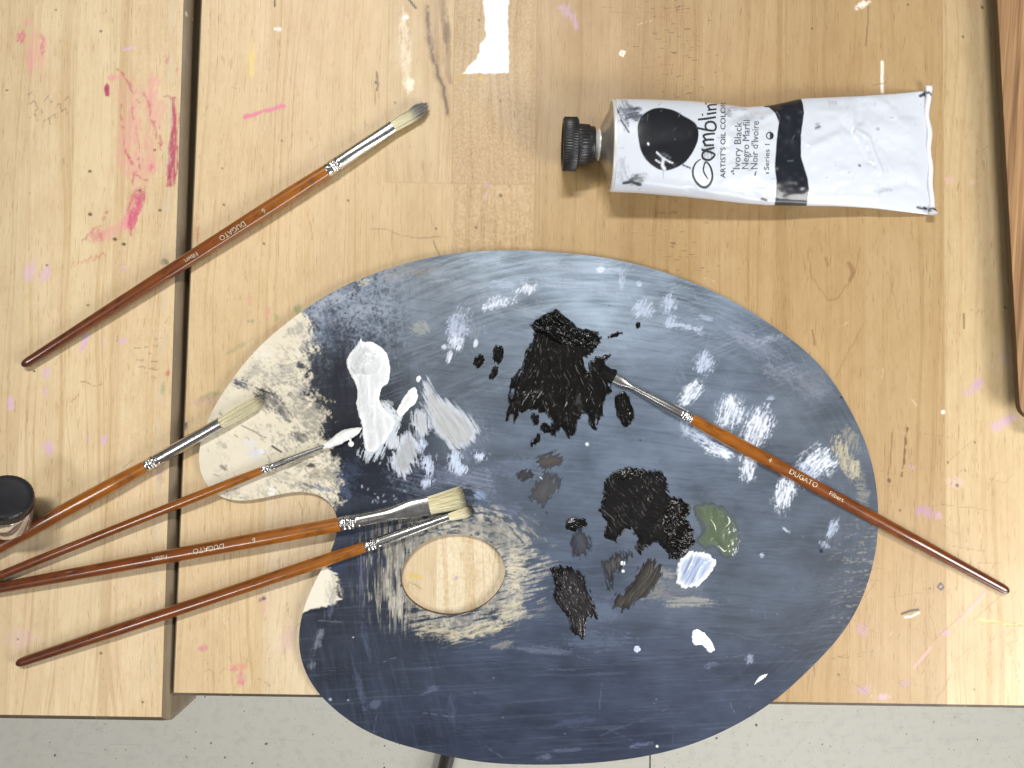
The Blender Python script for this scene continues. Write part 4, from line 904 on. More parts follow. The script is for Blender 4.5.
def brush(label, tail, joint, fend, tip, zt, zj, zf, ze, rt, rmax, rj, ff, bw, tipcol, tipfrac, kind, crimp=.0095, dark=0., marks=None, roll=0., paint=None, hairs=420, bcol=(246,236,200)):
    T = P(*tail, zt); J = P(*joint, zj); Fe = P(*fend, zf); E = P(*tip, ze)
    root = empty('paintbrush', tuple(T)); tag(root, label, 'paintbrush', 'paintbrushes with orange-brown handles')
    d = J-T; L = np.linalg.norm(d); dh = d/L
    S = []; cols = []
    sp = [0,.003,.008,.016,.03,.2,.4,.6,.72,.82,.9,.96,1.]; rp = [.05,.52,.85,1.,1.04,None,None,None,None,None,None,None,None]
    prof = lambda s: np.interp(s, [0,.03,.3,.6,.78,.9,1.], [rt,rt*1.06,rt*1.35 if rt*1.35 < rmax else rmax*.93,rmax*.93,rmax,rmax*.97,rj])
    ss = np.concatenate([[0,.0015,.004,.008,.014,.022], np.linspace(.03, 1, 60)])
    for s in ss:
        r = prof(s)*(math.sqrt(max(0.0004, 1-(1-min(1, s/.02))**2)))
        S.append((T+d*s, dh, r, r))
    V, Fq = loft(S, 32)
    sv = np.repeat(ss, 32); st = fbm(sv*40, np.tile(np.arange(32)/32*6, len(ss)), 3, 3)
    c0 = lin((90,40,14)); c1 = lin((116,58,12)); c2 = lin((156,92,16))
    k1 = sm(.0, .45, sv)[:, None]; k2 = sm(.5-.1*dark+.2*dark, 1.02, sv)[:, None]
    col = (c0*(1-k1)+c1*k1)*(1-k2)+c2*k2; col = col*(.70+.55*st[:, None])*(1-.35*sm(.62,.7,fbm(sv*160, np.tile(np.arange(32)/32*14, len(ss)), 6, 2)))[:, None]
    tipm = sm(.02, .006, sv)[:, None]; col = col*(1-tipm)+lin((48,22,16))*tipm
    h = mesh_obj('handle', V, Fq, HANDLE, root, col)
    # ferrule: joint collar with two crimp grooves, then the tube, flattened toward the hair
    fd = Fe-J; FL = np.linalg.norm(fd); fh = fd/FL
    wF, hF = ff
    S = []
    xs = np.concatenate([[-.0006,0], np.linspace(.0002, crimp, 34), np.linspace(crimp+.0006, FL, 34)])
    for x in xs:
        t = np.clip((x-crimp)/(FL-crimp), 0, 1)
        if kind == 'flat': e = sm(.35, .80, np.array(t))
        elif kind == 'flare': e = sm(.72, .92, np.array(t))
        else: e = sm(.1, 1, np.array(t))
        rr = rj*1.03*(1-.0*t)
        if kind == 'flare': rr = rj*1.03*(1-.42*float(sm(.1,.8,np.array(t))))
        w = rr*(1-e)+wF*e; hh = rr*(1-e)+hF*e
        if 0 < x < crimp:
            q = x/crimp; g = math.exp(-((q-.28)/.06)**2)+math.exp(-((q-.72)/.06)**2)+.7*math.exp(-((q-.5)/.04)**2)
            w *= 1-.11*g; hh *= 1-.11*g
            w *= 1.03; hh *= 1.03
        if x < 0: w *= .95; hh *= .95
        S.append((J+fh*x, fh, w, hh))
    V, Fq = loft(S, 32)
    # crimp dents
    xv = np.repeat(xs, 32); tv = np.tile(np.arange(32), len(xs)); dent = (xv > 0) & (xv < crimp)
    amp = np.where(dent, .00028*np.sin(tv/32*2*math.pi*8+xv/crimp*9)*np.sin(np.clip(xv/crimp, 0, 1)*math.pi), 0)
    cen = J+np.outer(xv, fh); dirv = V-cen; V = V+dirv/(np.linalg.norm(dirv, axis=1)[:, None]+1e-9)*amp[:, None]
    mesh_obj('ferrule', V, Fq, FERR, root)
    # hair
    bd = E-Fe; BL = np.linalg.norm(bd); bh = bd/BL; n = np.cross(bh, [0,0,1.]); n /= np.linalg.norm(n); u = np.cross(n, bh)
    rs = random.Random(int(tail[0]*7+joint[0]))
    VV = []; FF = []; CC = []
    ns = 7
    # core
    S = [(Fe-bh*.001, bh, wF*.9, hF*.9)]
    for t in np.linspace(0, 1, 9):
        if kind == 'round': w = bw*(.85+.3*math.sin(t*2.2))*(1-.45*t**2.2); hh = w*.8
        else: w = wF*.9+(bw-wF*.9)*sm(0,.8,np.array(t)); w = w*(1-(.35 if kind == 'filbert' else 0)*max(0,t-.6)/.4); hh = hF*(1-.5*t)
        S.append((Fe+bd*t*.9, bh, w*.86, max(hh*.8, .0004)))
    S.append((Fe+bd*.91, bh, .0002, .0002))
    cvv, cff = loft(S, 16); VV.append(cvv); FF.append(cff)
    tc = np.repeat(np.concatenate([[0], np.linspace(0,.9,9), [.91]]), 16)
    kk = sm(1-tipfrac-.1, 1-tipfrac+.12, tc)[:, None]; CC.append(lin(bcol)*.5*(1-kk)+lin(tipcol)*kk)  # shade between the hairs is put into the core's darker colour
    off = len(cvv)
    for k in range(hairs):
        a = rs.uniform(0, 2*math.pi); q = math.sqrt(rs.uniform(.25, 1))
        cw, ch = math.cos(a)*q, math.sin(a)*q
        length = 1.
        if kind in ('filbert', 'round', 'flare'): length = 1-.28*abs(cw)**2.2
        length *= rs.uniform(.90, 1.02)
        w_e = {'round': bw*.92, 'filbert': bw*.98, 'flat': bw, 'flare': bw}[kind]
        h_e = hF*(.7 if kind != 'round' else .9)
        w0, h0 = wF*.95, hF*.95
        jj = .0007 if rs.random() < .06 else .0002; jx, jy = rs.gauss(0, jj), rs.gauss(0, jj)
        tone = rs.uniform(.80, 1.10)
        pts = []
        for s in range(ns):
            t = s/(ns-1)*length
            bulge = 1+.10*math.sin(t*math.pi) if kind != 'flat' else 1.
            w = (w0+(w_e-w0)*t)*bulge; hh = (h0+(h_e-h0)*t)
            pts.append(Fe+bd*t+n*(cw*w+jx*t)+u*(ch*hh+jy*t))
        r0 = rs.uniform(.00010, .00015)
        for s in range(ns):
            r = r0*(1-.55*s/(ns-1))
            for m_ in range(3):
                an = m_*2.094; VV.append((pts[s]+n*math.cos(an)*r+u*math.sin(an)*r)[None])
            t = s/(ns-1)*length; kk = float(sm(1-tipfrac-.12, 1-tipfrac+.12, np.array(t+rs.uniform(-.05,.05))))
            CC.append(np.tile(np.array(lin(bcol))*tone*(1-kk)+lin(tipcol)*(.7+.5*tone*.5)*kk, (3, 1)))
        FF.append(grid_faces(ns, 3, True)+off); off += ns*3
    VV = np.concatenate(VV); VV[:, 2] = np.maximum(VV[:, 2], .0003)
    mesh_obj('bristles', VV, np.concatenate(FF), BRIS, root, np.clip(np.concatenate(CC), 0, .9))
    if paint:
        pc, pw, sy = paint
        S = []; ts = np.linspace(-.10, 1.03, 26)
        for t in ts:
            w = pw*(float(np.interp(t, [-.1,0,.12,.35,.6,.8,.93,1.03], [.30,.55,.62,.95,1.,.78,.42,.05])))
            S.append((Fe+bd*t+n*0.0003*math.sin(t*9), bh, w, w*.75))
        V, Fq = loft(S, 26)
        nz = fbm(V[:, 0]*700, V[:, 1]*700, 4, 3)-.5
        V[:, 2] += nz*.0012; V += np.outer(nz*.0010, n)
        kk = fbm(V[:, 0]*300, V[:, 1]*300, 7, 2)[:, None]
        mesh_obj('wet_paint', V, Fq, PAINT_WHITE, root, lin((236,236,234))*(0.9+.1*kk))
        # a drop hanging off the side of the loaded tip
        c0_ = P(351, 444, .0052); S = []
        for t in np.linspace(0, math.pi, 12): S.append((c0_+np.array([0,0,.0017*math.cos(t)]), np.array([0,.0001,-1.]), .0018*math.sin(t)+1e-5, .0018*math.sin(t)+1e-5))
        V, Fq = loft(S, 18); a_ = P(350, 438, .006)
        V2, F2 = loft([(a_, c0_-a_, .0009, .0009), ((a_+c0_)/2, c0_-a_, .0005, .0005), (c0_, c0_-a_, .0007, .0007)], 12)
        mesh_obj('paint_drop', np.concatenate([V, V2]), np.concatenate([Fq, F2+len(V)]), PAINT_WHITE, root, np.tile(lin((236,236,234)), (len(V)+len(V2), 1)))
    if marks:
        # lettering wrapped on the handle, reading from the ferrule toward the tail
        nn = np.cross(-dh, [0,0,1.]); nn /= np.linalg.norm(nn); up = np.cross(nn, -dh)
        allV = []; allF = []; o_ = 0
        for body, s0, size in marks:
            V, Fs = text_mesh(body, size)
            if not len(V): continue
            along = s0*L-V[:, 0]*1.0
            s = along/L; r = prof(s)+.00028
            ang = (V[:, 1]-size*.35)/r+roll
            # text up vector points along -nn side
            Wp = T+np.outer(along, dh)+(-nn[None]*np.sin(ang)[:, None]+up[None]*np.cos(ang)[:, None])*r[:, None]
            allV.append(Wp); allF += [[i+o_ for i in f] for f in Fs]; o_ += len(V)
        mesh_obj('lettering', np.concatenate(allV), None, GOLD, h, smooth=False, faces_list=allF) if False else None
        me = mesh_obj('lettering', np.concatenate(allV), None, GOLD, None, smooth=False, faces_list=allF)
        me.data.transform(__import__('mathutils').Matrix.Translation(-Vector(T))); me.parent = h
    return root

px_m = .0006
brush('grey-tipped paintbrush lying alone at upper left across the table gap', (22,366), (327,171), (393,126.5), (428,104.5), .003, .0046, .0044, .0042, .0027, .0044, .0039, (.0037,.0022), .0041, (140,136,134), .42, 'filbert',
      marks=[('6', .80, .0042), ('DUGATO', .735, .0042), ('Filbert', .58, .0035)], roll=.35)
brush('round paintbrush with cream bristles whose tip touches the bare cream palette lobe', (-156,632), (147,465.5), (221,423), (265,398), .003, .0050, .0073, .0058, .0027, .0044, .0035, (.0036,.0034), .0040, (40,40,44), .10, 'round', crimp=.0085)
brush('thin paintbrush with its tip loaded with thick white paint', (-64,601), (263,470), (325,446), (361,428), .0026, .0066, .0066, .0052, .0020, .0029, .0023, (.0014,.0013), .0015, (236,236,234), .9, 'round', crimp=.0068, paint=(None, .0034, 0), hairs=120)
brush('wide flat paintbrush with square cream bristles above the thumb hole', (-48,597), (341,524), (429,505.5), (464.5,496.5), .003, .0080, .0072, .0054, .0028, .0045, .0042, (.0055,.0019), .0067, (30,30,32), .05, 'flat', crimp=.0112,
      marks=[('6', .79, .0042), ('DUGATO', .71, .0044), ('Filbert', .565, .0036)], roll=-.1, hairs=700, bcol=(246,236,198))
brush('short-headed paintbrush with black tip, lowest of the four on the left', (16,664), (366,546.5), (449,517), (474,510), .0026, .0062, .0066, .0056, .0027, .0038, .0032, (.0022,.0018), .0030, (26,26,26), .22, 'filbert', crimp=.0085)
brush('paintbrush at right with its tip in the black paint', (1009,592), (691,418.5), (614.5,378), (600,369), .0027, .0066, .0052, .0045, .0027, .0042, .0032, (.0033,.0012), .0034, (16,15,15), .98, 'flare', crimp=.0062,
      marks=[('4', .765, .0040), ('DUGATO', .70, .0044), ('Filbert', .575, .0036)], roll=.1, bcol=(24,22,20))

# ------------------------------------------------------------------ paint tube
def paint_tube():
    root = empty('paint_tube', tuple(P(760, 150, 0)))
    tag(root, 'white oil paint tube with black circle, band and screw cap', 'paint tube')
    xk = np.array([613.5,640,690,745,770,800,835,870,900,928.])
    topk = np.array([101,101,102.5,108,106,99,97.5,96,93.5,91.])
    botk = np.array([191,192,196.5,203,205,205.5,206,208,211.5,215.])
    bk = np.array([.0170,.0168,.0150,.0118,.0105,.0095,.0080,.0062,.0040,.0010])
    Wt = P(xk, topk, bk); Wb = P(xk, botk, bk)
    xw = (Wt[:, 0]+Wb[:, 0])/2
    f_yt = lambda x: np.interp(x, xw, Wt[:, 1]); f_yb = lambda x: np.interp(x, xw, Wb[:, 1]); f_b = lambda x: np.interp(x, xw, bk)
    def smooth_tab(f, n=400, k=17):
        g = np.linspace(xw[0], xw[-1], n); v = f(g); pad = np.pad(v, k//2, mode='edge'); return g, np.convolve(pad, np.ones(k)/k, 'valid')
    G, YT = smooth_tab(f_yt); _, YB = smooth_tab(f_yb); _, BB = smooth_tab(f_b)
    x0, x1 = xw[0], xw[-1]
    def dents(px, py, t):
        amp = sm(.10, .45, t)*sm(1.0, .93, t)
        z = (fbm(px/26, py/20, 3, 3)-.5)*.0030*amp + (fbm(px/13, py/15, 6, 2)-.5)*.0004*(.15+amp)
        def crease(pts, w, h):
            return h*np.exp(-(sdline(px, py, pts)/w)**2)
        z = z+crease([(856,132),(868,140),(874,156),(880,172)], 3.2, .0013)+crease([(846,126),(858,140),(868,160)], 4., -.0011)
        z = z+crease([(852,100),(851,120)], 4, .0010)+crease([(862,98),(860,122)], 4, -.0009)
        z = z+crease([(866,96),(884,104)], 5, .0010)+crease([(812,148),(830,140),(836,136)], 5, .0011)+crease([(882,186),(905,182),(916,186)], 4, -.0009)
        z = z+crease([(690,192),(712,200),(740,203)], 5, -.0012)+crease([(722,150),(730,120),(750,112)], 5, -.0010)+crease([(736,108),(762,118),(778,112)], 4, .0009)
        z = z+crease([(640,150),(690,138)], 9, .0004)+crease([(820,196),(870,198)], 3, .0007)
        return z*1.05
    def surf(x, y, px, py):
        """height of the upper skin at world x, y"""
        yt = np.interp(x, G, YT); yb = np.interp(x, G, YB); b = np.interp(x, G, BB)
        a = (yt-yb)/2; w = np.clip((y-(yt+yb)/2)/a, -1, 1); t = (x-x0)/(x1-x0)
        return b+b*np.sqrt(1-w*w)**.9+dents(px, py, t)*np.sqrt(1-w*w)**.5
    NU, NV = 560, 260
    xs = np.linspace(x0, x1, NU); th = np.linspace(0, 2*math.pi, NV, endpoint=False)
    XX, TT = np.meshgrid(xs, th, indexing='ij')
    yt = np.interp(XX, G, YT); yb = np.interp(XX, G, YB); b = np.interp(XX, G, BB)
    YY = (yt+yb)/2+(yt-yb)/2*np.cos(TT); sn = np.sin(TT)
    ZZ = b+b*np.sign(sn)*np.abs(sn)**.9
    V = np.stack([XX, YY, ZZ], -1).reshape(-1, 3); px, py = proj(V); tt = ((V[:, 0]-x0)/(x1-x0))
    up = np.clip(sn.ravel(), 0, 1)
    V[:, 2] += dents(px, py, tt)*np.sqrt(up)
    # crimp end slants and its corners stick out
    V[:, 0] += sm(.9, 1., tt)*(-(V[:, 1]-np.interp(V[:, 0], G, (YT+YB)/2)))*.04
    V[:, 2] = np.maximum(V[:, 2], .0002)
    px, py = proj(V)
    base = np.tile(lin((208,214,224)), (len(V), 1))
    c = Canvas(px, py, base)
    topm = np.nonzero(sn.ravel() > -.1)[0]
    c.c *= (0.96+.06*fbm(px/20, py/20, 2, 3))[:, None]
    blk = (26,28,33)
    c.poly(catmull([(637.5,131.5),(639,121),(644,113.6),(656,108),(672,109.7),(684,116),(696,124),(698.5,136),(694,150),(683,164),(666,170.5),(653,166),(642,153.4)], 5), blk, 1., .45, .2, 5, 2)
    c.poly([(763,107),(767,104),(799,93),(803,104),(804,113),(801,134.7),(801,156.5),(807.6,178),(809,189),(805.5,214),(773,214),(775.5,200),(776.6,182),(774.8,167.5),(776.6,140),(779,122),(775,112.8),(769,107.5)], (27,31,40), 1., .45, .2, 5, 3)
    c.scuff(632,113,14,9,(56,64,80),25,.9,sang=-15,al=8,ac=1.6,seed=3,thr=.42); c.scuff(626,124,4,9,(70,80,100),0,.8,sang=80,seed=4); c.line([(621,120),(629,132)], 1.4, (30,32,36), .95, 3, .6)
    c.scuff(624,112,10,12,(96,104,116),20,.7,sang=60,seed=7); c.scuff(622,170,8,16,(150,156,164),0,.55,sang=80,seed=7); c.line([(614,104),(618,112)], 1.6, (40,42,48), .9, 3, .8); c.scuff(636,180,11,7,(30,30,32),-8,.85,sang=0,al=7,ac=1.6,seed=3,thr=.45); c.line([(624,183),(632,182),(640,185)], 2.2, (26,26,28), .95, 3, .5); c.scuff(640,176,8,7,(150,156,160),0,.6,sang=0,seed=6)
    c.scuff(708,152,8,12,(70,78,92),0,.5,sang=80,seed=5); c.scuff(728,112,9,7,(110,118,128),0,.6,sang=40,seed=5); c.scuff(738,108,14,4,(140,146,152),0,.5,sang=0,seed=7)
    c.line([(657,152),(663,158),(668,161),(672,163)], 1.2, (225,230,236), .95, 3, 1.); c.line([(664,159),(662,165),(664,168)], 2.4, (225,230,236), .9, 3, 1.); c.line([(660,163),(656,160)], 1.2, (225,230,236), .9, 3, .6); c.line([(648,143.5),(648.6,144.4)], 1.4, (240,240,240), 1., 3, .1)
    c.scuff(664,158,9,7,(120,126,134),0,.6,sang=30,seed=8,thr=.55)
    c.scuff(818,127,5,5,(120,126,130),0,.6,sang=30,seed=8); c.line([(816,128),(820,126)], 1.4, (60,64,70), .8, 3, .8); c.scuff(832,104,6,6,(150,152,152),40,.6,sang=50,seed=8); c.scuff(878,128,4,2,(120,124,128),0,.7,sang=0,seed=8)
    c.scuff(884,190,12,4,(160,164,166),-5,.5,sang=0,seed=8); c.line([(859,165),(860,165.6)], 1.6, (90,60,60), .9, 3, .2); c.line([(920,96),(924,94)], 2.4, (50,54,62), .95, 3, .8); c.line([(918,207),(926,209)], 2.4, (40,42,48), .95, 3, 1.2, .3)
    c.line([(762,199),(766,200)], 2., (24,24,26), .95, 3, .6); c.line([(704,93),(706,104)], 1.3, (40,44,50), .9, 3, .6); c.line([(683,165),(690,168)], 1.3, (30,32,36), .9, 3, .6)
    c.scuff(742,165,20,8,(170,174,180),0,.4,sang=0,seed=8); c.scuff(752,118,16,5,(150,154,160),0,.45,sang=0,seed=4)
    for k in range(60):
        a = random.uniform(615, 925); b_ = random.uniform(98, 212); an = random.uniform(0, 3.1); l = random.uniform(1, 6)
        c.line([(a,b_),(a+l*math.cos(an),b_+l*math.sin(an))], random.uniform(.5,1.), (120,124,130), random.uniform(.2,.6), k, .8, .3)
    mt = tint_material('glossy_printed_tube', .30, .5, .25, bscale=(260,260,260), bstr=.10, rvar=.15)
    mesh_obj('body', V, grid_faces(NU, NV, True)[:, ::-1], mt, root, c.c)
    # crimp: folded flat strip with bent corners
    cx = x1; t0 = P(925.5, 88.5, .001); b0 = P(930.5, 216.5, .001)
    nn = 60; Vc = []
    for k in range(nn):
        s = k/(nn-1); q = t0+(b0-t0)*s; lift = .0012+.0022*math.exp(-(s/.05)**2)+.0030*math.exp(-((1-s)/.05)**2)+.0005*math.sin(s*19)
        wv = .0016+.0010*math.exp(-((1-s)/.06)**2)+.0006*math.exp(-(s/.05)**2)
        for (dx, dz) in ((-wv,-.0008),(-wv*1.0,.0006),(-wv*.2,.0011),(wv*.8,.0008),(wv*.9,-.0002),(0,-.0009)):
            Vc.append(q+np.array([dx+.0006*math.sin(s*23), 0, lift+dz]))
    Vc = np.array(Vc); Vc[:, 2] = np.maximum(Vc[:, 2], .0002)
    col = np.tile(lin((226,228,232)), (len(Vc), 1)); pxc, pyc = proj(Vc); dk = ((pyc < 97) & (pyc > 92) | (pyc > 207) & (pyc < 212)) & (fbm(pxc/2, pyc/2, 2, 2) > .5); col[dk] = lin((50,54,64))
    mesh_obj('crimp', Vc, grid_faces(nn, 6, True), mt, root, col, faces_list=[list(range(6)), list(range((nn-1)*6, nn*6))])
    # shoulder cone (bare metal), bright rolled rim
    metal = plain_material('bare_tube_metal', (0.50, 0.47, 0.40), .34, .85, vary=.3, vs=(120,120,120), bstr=.3)
    yc = (YT[0]+YB[0])/2; a0 = (YT[0]-YB[0])/2; b0_ = BB[0]
    cyn = P(590, 144.5, .017)[1]; xn = P(599, 144, .017)[0]; zc = .017
    def rings(lst, K=96, ripple=None):
        R = []
        t = np.arange(K)*2*math.pi/K
        for (x, ay, az, cy_, cz_) in lst:
            m_ = 1. if ripple is None else 1+ripple(t, x)
            R.append(np.stack([np.full(K, x), cy_+ay*m_*np.cos(t), cz_+az*m_*np.sin(t)], -1))
        return np.concatenate(R), grid_faces(len(lst), K, True)
    L = [(x0+.0004, a0*1.0, b0_*1.0, yc, b0_), (x0-.0012, a0*1.005, b0_*1.01, yc, b0_+.0002), (x0-.0020, a0*.985, b0_*.985, yc, b0_), (x0-.0020, a0*.95, b0_*.95, yc, b0_), (x0-.0014, a0*.93, b0_*.93, yc, b0_)]
    L2 = []
    for k in range(14):
        s = k/13; L2.append((x0-.0014+(xn-x0+.0014)*s, a0*.93*(1-s)+.0088*s, b0_*.93*(1-s)+.0088*s, yc*(1-s)+cyn*s, b0_*(1-s)+zc*s))
    rimm = plain_material('pale_rolled_rim', (0.72, 0.71, 0.68), .3, .2)
    V, Fq = rings(L); o = mesh_obj('rim', V, Fq, rimm, root)
    V, Fq = rings(L2); pxs, pys = proj(V)
    nz = (fbm(V[:, 1]*120, V[:, 2]*120+V[:, 0]*100, 5, 3)-.5)*.0012; V[:, 0] += nz
    o = mesh_obj('shoulder', V, Fq, metal, root)
    # black smudge of paint on the shoulder by the neck
    V, Fq = rings([(xn+.0032, .0118,.0118,cyn,zc),(xn+.0012,.0098,.0098,cyn,zc),(xn-.0002,.0090,.0090,cyn,zc)], 60)
    keep = [f for f in Fq if (fbm(V[f[0]][1]*200, V[f[0]][2]*200, 3, 2) > .52)]
    V[:, 0] -= .0004
    if keep: mesh_obj('paint_smudge', V, np.array(keep), PAINT_BLACK, root, np.tile(lin((24,24,26)), (len(V), 1)))
    V, Fq = rings([(xn+.0006,.0089,.0089,cyn,zc),(xn-.0006,.0092,.0092,cyn,zc),(xn-.0012,.0072,.0072,cyn,zc),(xn-.0030,.0070,.0070,cyn,zc)])
    mesh_obj('neck', V, Fq, rimm, root)
    # screw cap: ribbed collar and wide knurled disc
    blackp = plain_material('black_ribbed_plastic', (0.016, 0.016, 0.018), .38, 0., vary=.5, vs=(300,300,300), bstr=.3)
    xa = P(594.5, 144, .017)[0]; xb = P(577.5, 144, .017)[0]; xc = P(562.5, 144, .017)[0]
    V, Fq = rings([(xa,.0070,.0070,cyn,zc),(xa,.0098,.0098,cyn,zc),(xa-.0006,.0102,.0102,cyn,zc),(xa-.003,.0104,.0104,cyn,zc),(xa-.0032,.0110,.0110,cyn,zc),(xb+.0008,.0114,.0114,cyn,zc),(xb,.0114,.0114,cyn,zc),(xb-.0002,.0114,.0114,cyn,zc)], 216, lambda t, x: .012*np.sign(np.sin(t*36)) if x < xa-.0031 else 0*t)
    cap = mesh_obj('cap', V, Fq, blackp, root)
    V, Fq = rings([(xb,.0100,.0100,cyn,zc),(xb,.0142,.0142,cyn,zc),(xb-.0008,.0150,.0150,cyn,zc),(xc+.0008,.0150,.0150,cyn,zc),(xc,.0143,.0143,cyn,zc),(xc,.0120,.0120,cyn,zc),(xc+.001,.0115,.0115,cyn,zc),(xc+.001,.0001,.0001,cyn,zc)], 384, lambda t, x: .016*np.sin(t*64) if xc < x < xb-.0001 else 0*t)
    g = mesh_obj('grip_disc', V, Fq, blackp, None); g.data.transform(__import__('mathutils').Matrix.Translation(-Vector(root.location))); g.parent = cap
    # ---- printing: laid on the skin
    ink = plain_material('black_printing_ink', (0.03, 0.032, 0.036), .4, vary=.5, vs=(900,900,900), bstr=0)
    inkg = plain_material('grey_printing_ink', (0.12, 0.12, 0.125), .4, vary=.5, vs=(900,900,900), bstr=0)
    def on_skin(pxy, lift=.00022):
        pxy = np.asarray(pxy, float); z = np.full(len(pxy), .02)
        for _ in range(6):
            W = P(pxy[:, 0], pxy[:, 1], z); z = surf(W[:, 0], W[:, 1], pxy[:, 0], pxy[:, 1])
        W = P(pxy[:, 0], pxy[:, 1], z+lift); return W
    def printed(body, x, y, length, h, m_, slant=0.):
        """reads upward: starts at (x, y) and runs up by length pixels, letters h tall"""
        V, Fs = text_mesh(body, 1.)
        if not len(V): return
        w = V[:, 0].max()-V[:, 0].min(); u = (V[:, 0]-V[:, 0].min())/w*length; v = V[:, 1]/.70*h
        q = np.stack([x-v+slant*u, y-u], -1)
        W = on_skin(q)
        mesh_obj('lettering', W, None, m_, root, smooth=False, faces_list=Fs)
    printed("ARTIST'S OIL COLOR", 725.5, 178, 76, 5., ink, -.0)
    printed('Ivory Black', 740, 169, 47, 7., inkg, .04)
    printed('Negro Marfil', 748.5, 169, 49, 7., inkg, .03)
    printed("Noir d'Ivoire", 757.5, 169, 48, 7., inkg, .03)
    printed('Series 1', 769, 170, 26, 5., inkg, .03)
    def stroke(pts, w, nm='lettering', m_=ink):
        q = catmull(np.array([p[:2] for p in pts], float), 6, False); ww = catmull(np.array([(p[2] if len(p) > 2 else w, 0) for p in pts], float), 6, False)[:, 0]
        d = np.gradient(q, axis=0); nr = np.stack([-d[:, 1], d[:, 0]], -1); nr /= np.linalg.norm(nr, axis=1)[:, None]+1e-9
        q2 = np.concatenate([q+nr*ww[:, None]/2, (q-nr*ww[:, None]/2)])
        n = len(q); W = on_skin(q2, .00026)
        Fq = np.stack([np.arange(n-1), np.arange(1, n), np.arange(1, n)+n, np.arange(n-1)+n], -1)
        return W, Fq
    # the handwritten name, built stroke by stroke in (x, y) of the sheet it is printed on
    S = [ # G
     [(701,159,.6),(696,163,1.2),(693,170,1.6),(694,178,2.),(699,185,2.2),(705,187.5,2.2),(710,184,2.),(712.5,177,1.8),(711,168,1.6),(706.5,162,1.4),(704,166,1.2),(704,172,1.2),(708,179,1.)],
     # a
     [(712,153,1.8),(706,151,1.8),(702.5,154,1.8),(703.5,158.5,2.),(709,160,2.),(713.5,157,1.8),(714,153.5,1.8),(703,150,2.),(702.5,149.5,2.)], [(703,150.5,1.8),(709,149,2.),(714.5,147.5,1.6)],
     # m
     [(704,145.5,1.8),(714,145,1.8)], [(706,145,1.6),(703.5,141.5,2.),(707,139.8,2.),(714,139.5,1.8)], [(706,139.5,1.6),(703.5,136,2.),(707,134.2,2.),(715,133.5,1.6)],
     # b
     [(696,127.5,1.8),(705,129.5,2.),(714,130.5,1.8),(716,126,1.8),(713,122,2.),(707,122.5,2.),(705.5,127,1.8),(708,130,1.4)],
     # l
     [(698,119.5,1.8),(707,118.5,2.),(716,117,1.6)],
     # i
     [(707,114,1.8),(716.5,112.5,1.6)], [(702,114.8,1.8),(703.2,114.6,1.8)],
     # n
     [(708,110,1.6),(716.5,109,1.6)], [(710,109,1.4),(708,106.2,1.6),(711,104.8,1.6),(717,104.5,1.4)]]
    AV = []; AF = []; o_ = 0
    for s in S:
        W, Fq = stroke(s, 1.6); AV.append(W); AF.append(Fq+o_); o_ += len(W)
    mesh_obj('script_name', np.concatenate(AV), np.concatenate(AF), ink, root, smooth=False)
    # half-filled round symbol, and the short marks before the lines
    t = np.linspace(0, 2*math.pi, 25); ring = [(770+3.4*math.cos(a), 135.6+3.4*math.sin(a)) for a in t]
    W, Fq = stroke([(a, b_, .8) for a, b_ in ring], .8); W2 = on_skin([(770+3.2*math.cos(a), 135.6+3.2*math.sin(a)) for a in np.linspace(-math.pi/2, math.pi/2, 14)])
    mesh_obj('round_symbol', np.concatenate([W, W2]), Fq, ink, root, smooth=False, faces_list=[list(range(len(W), len(W)+14))])
    AV = []; AF = []; o_ = 0
    for s in [[(731,172),(734,170.5)],[(733,174.5),(734,173)],[(755,176),(756,171.5)],[(766,173),(769,173)]]:
        s = [s[0], ((s[0][0]+s[1][0])/2, (s[0][1]+s[1][1])/2), s[1]]; W, Fq = stroke([(a, b_, 1.3) for a, b_ in s], 1.3); AV.append(W); AF.append(Fq+o_); o_ += len(W)
    mesh_obj('lettering', np.concatenate(AV), np.concatenate(AF), inkg, root, smooth=False)
paint_tube()

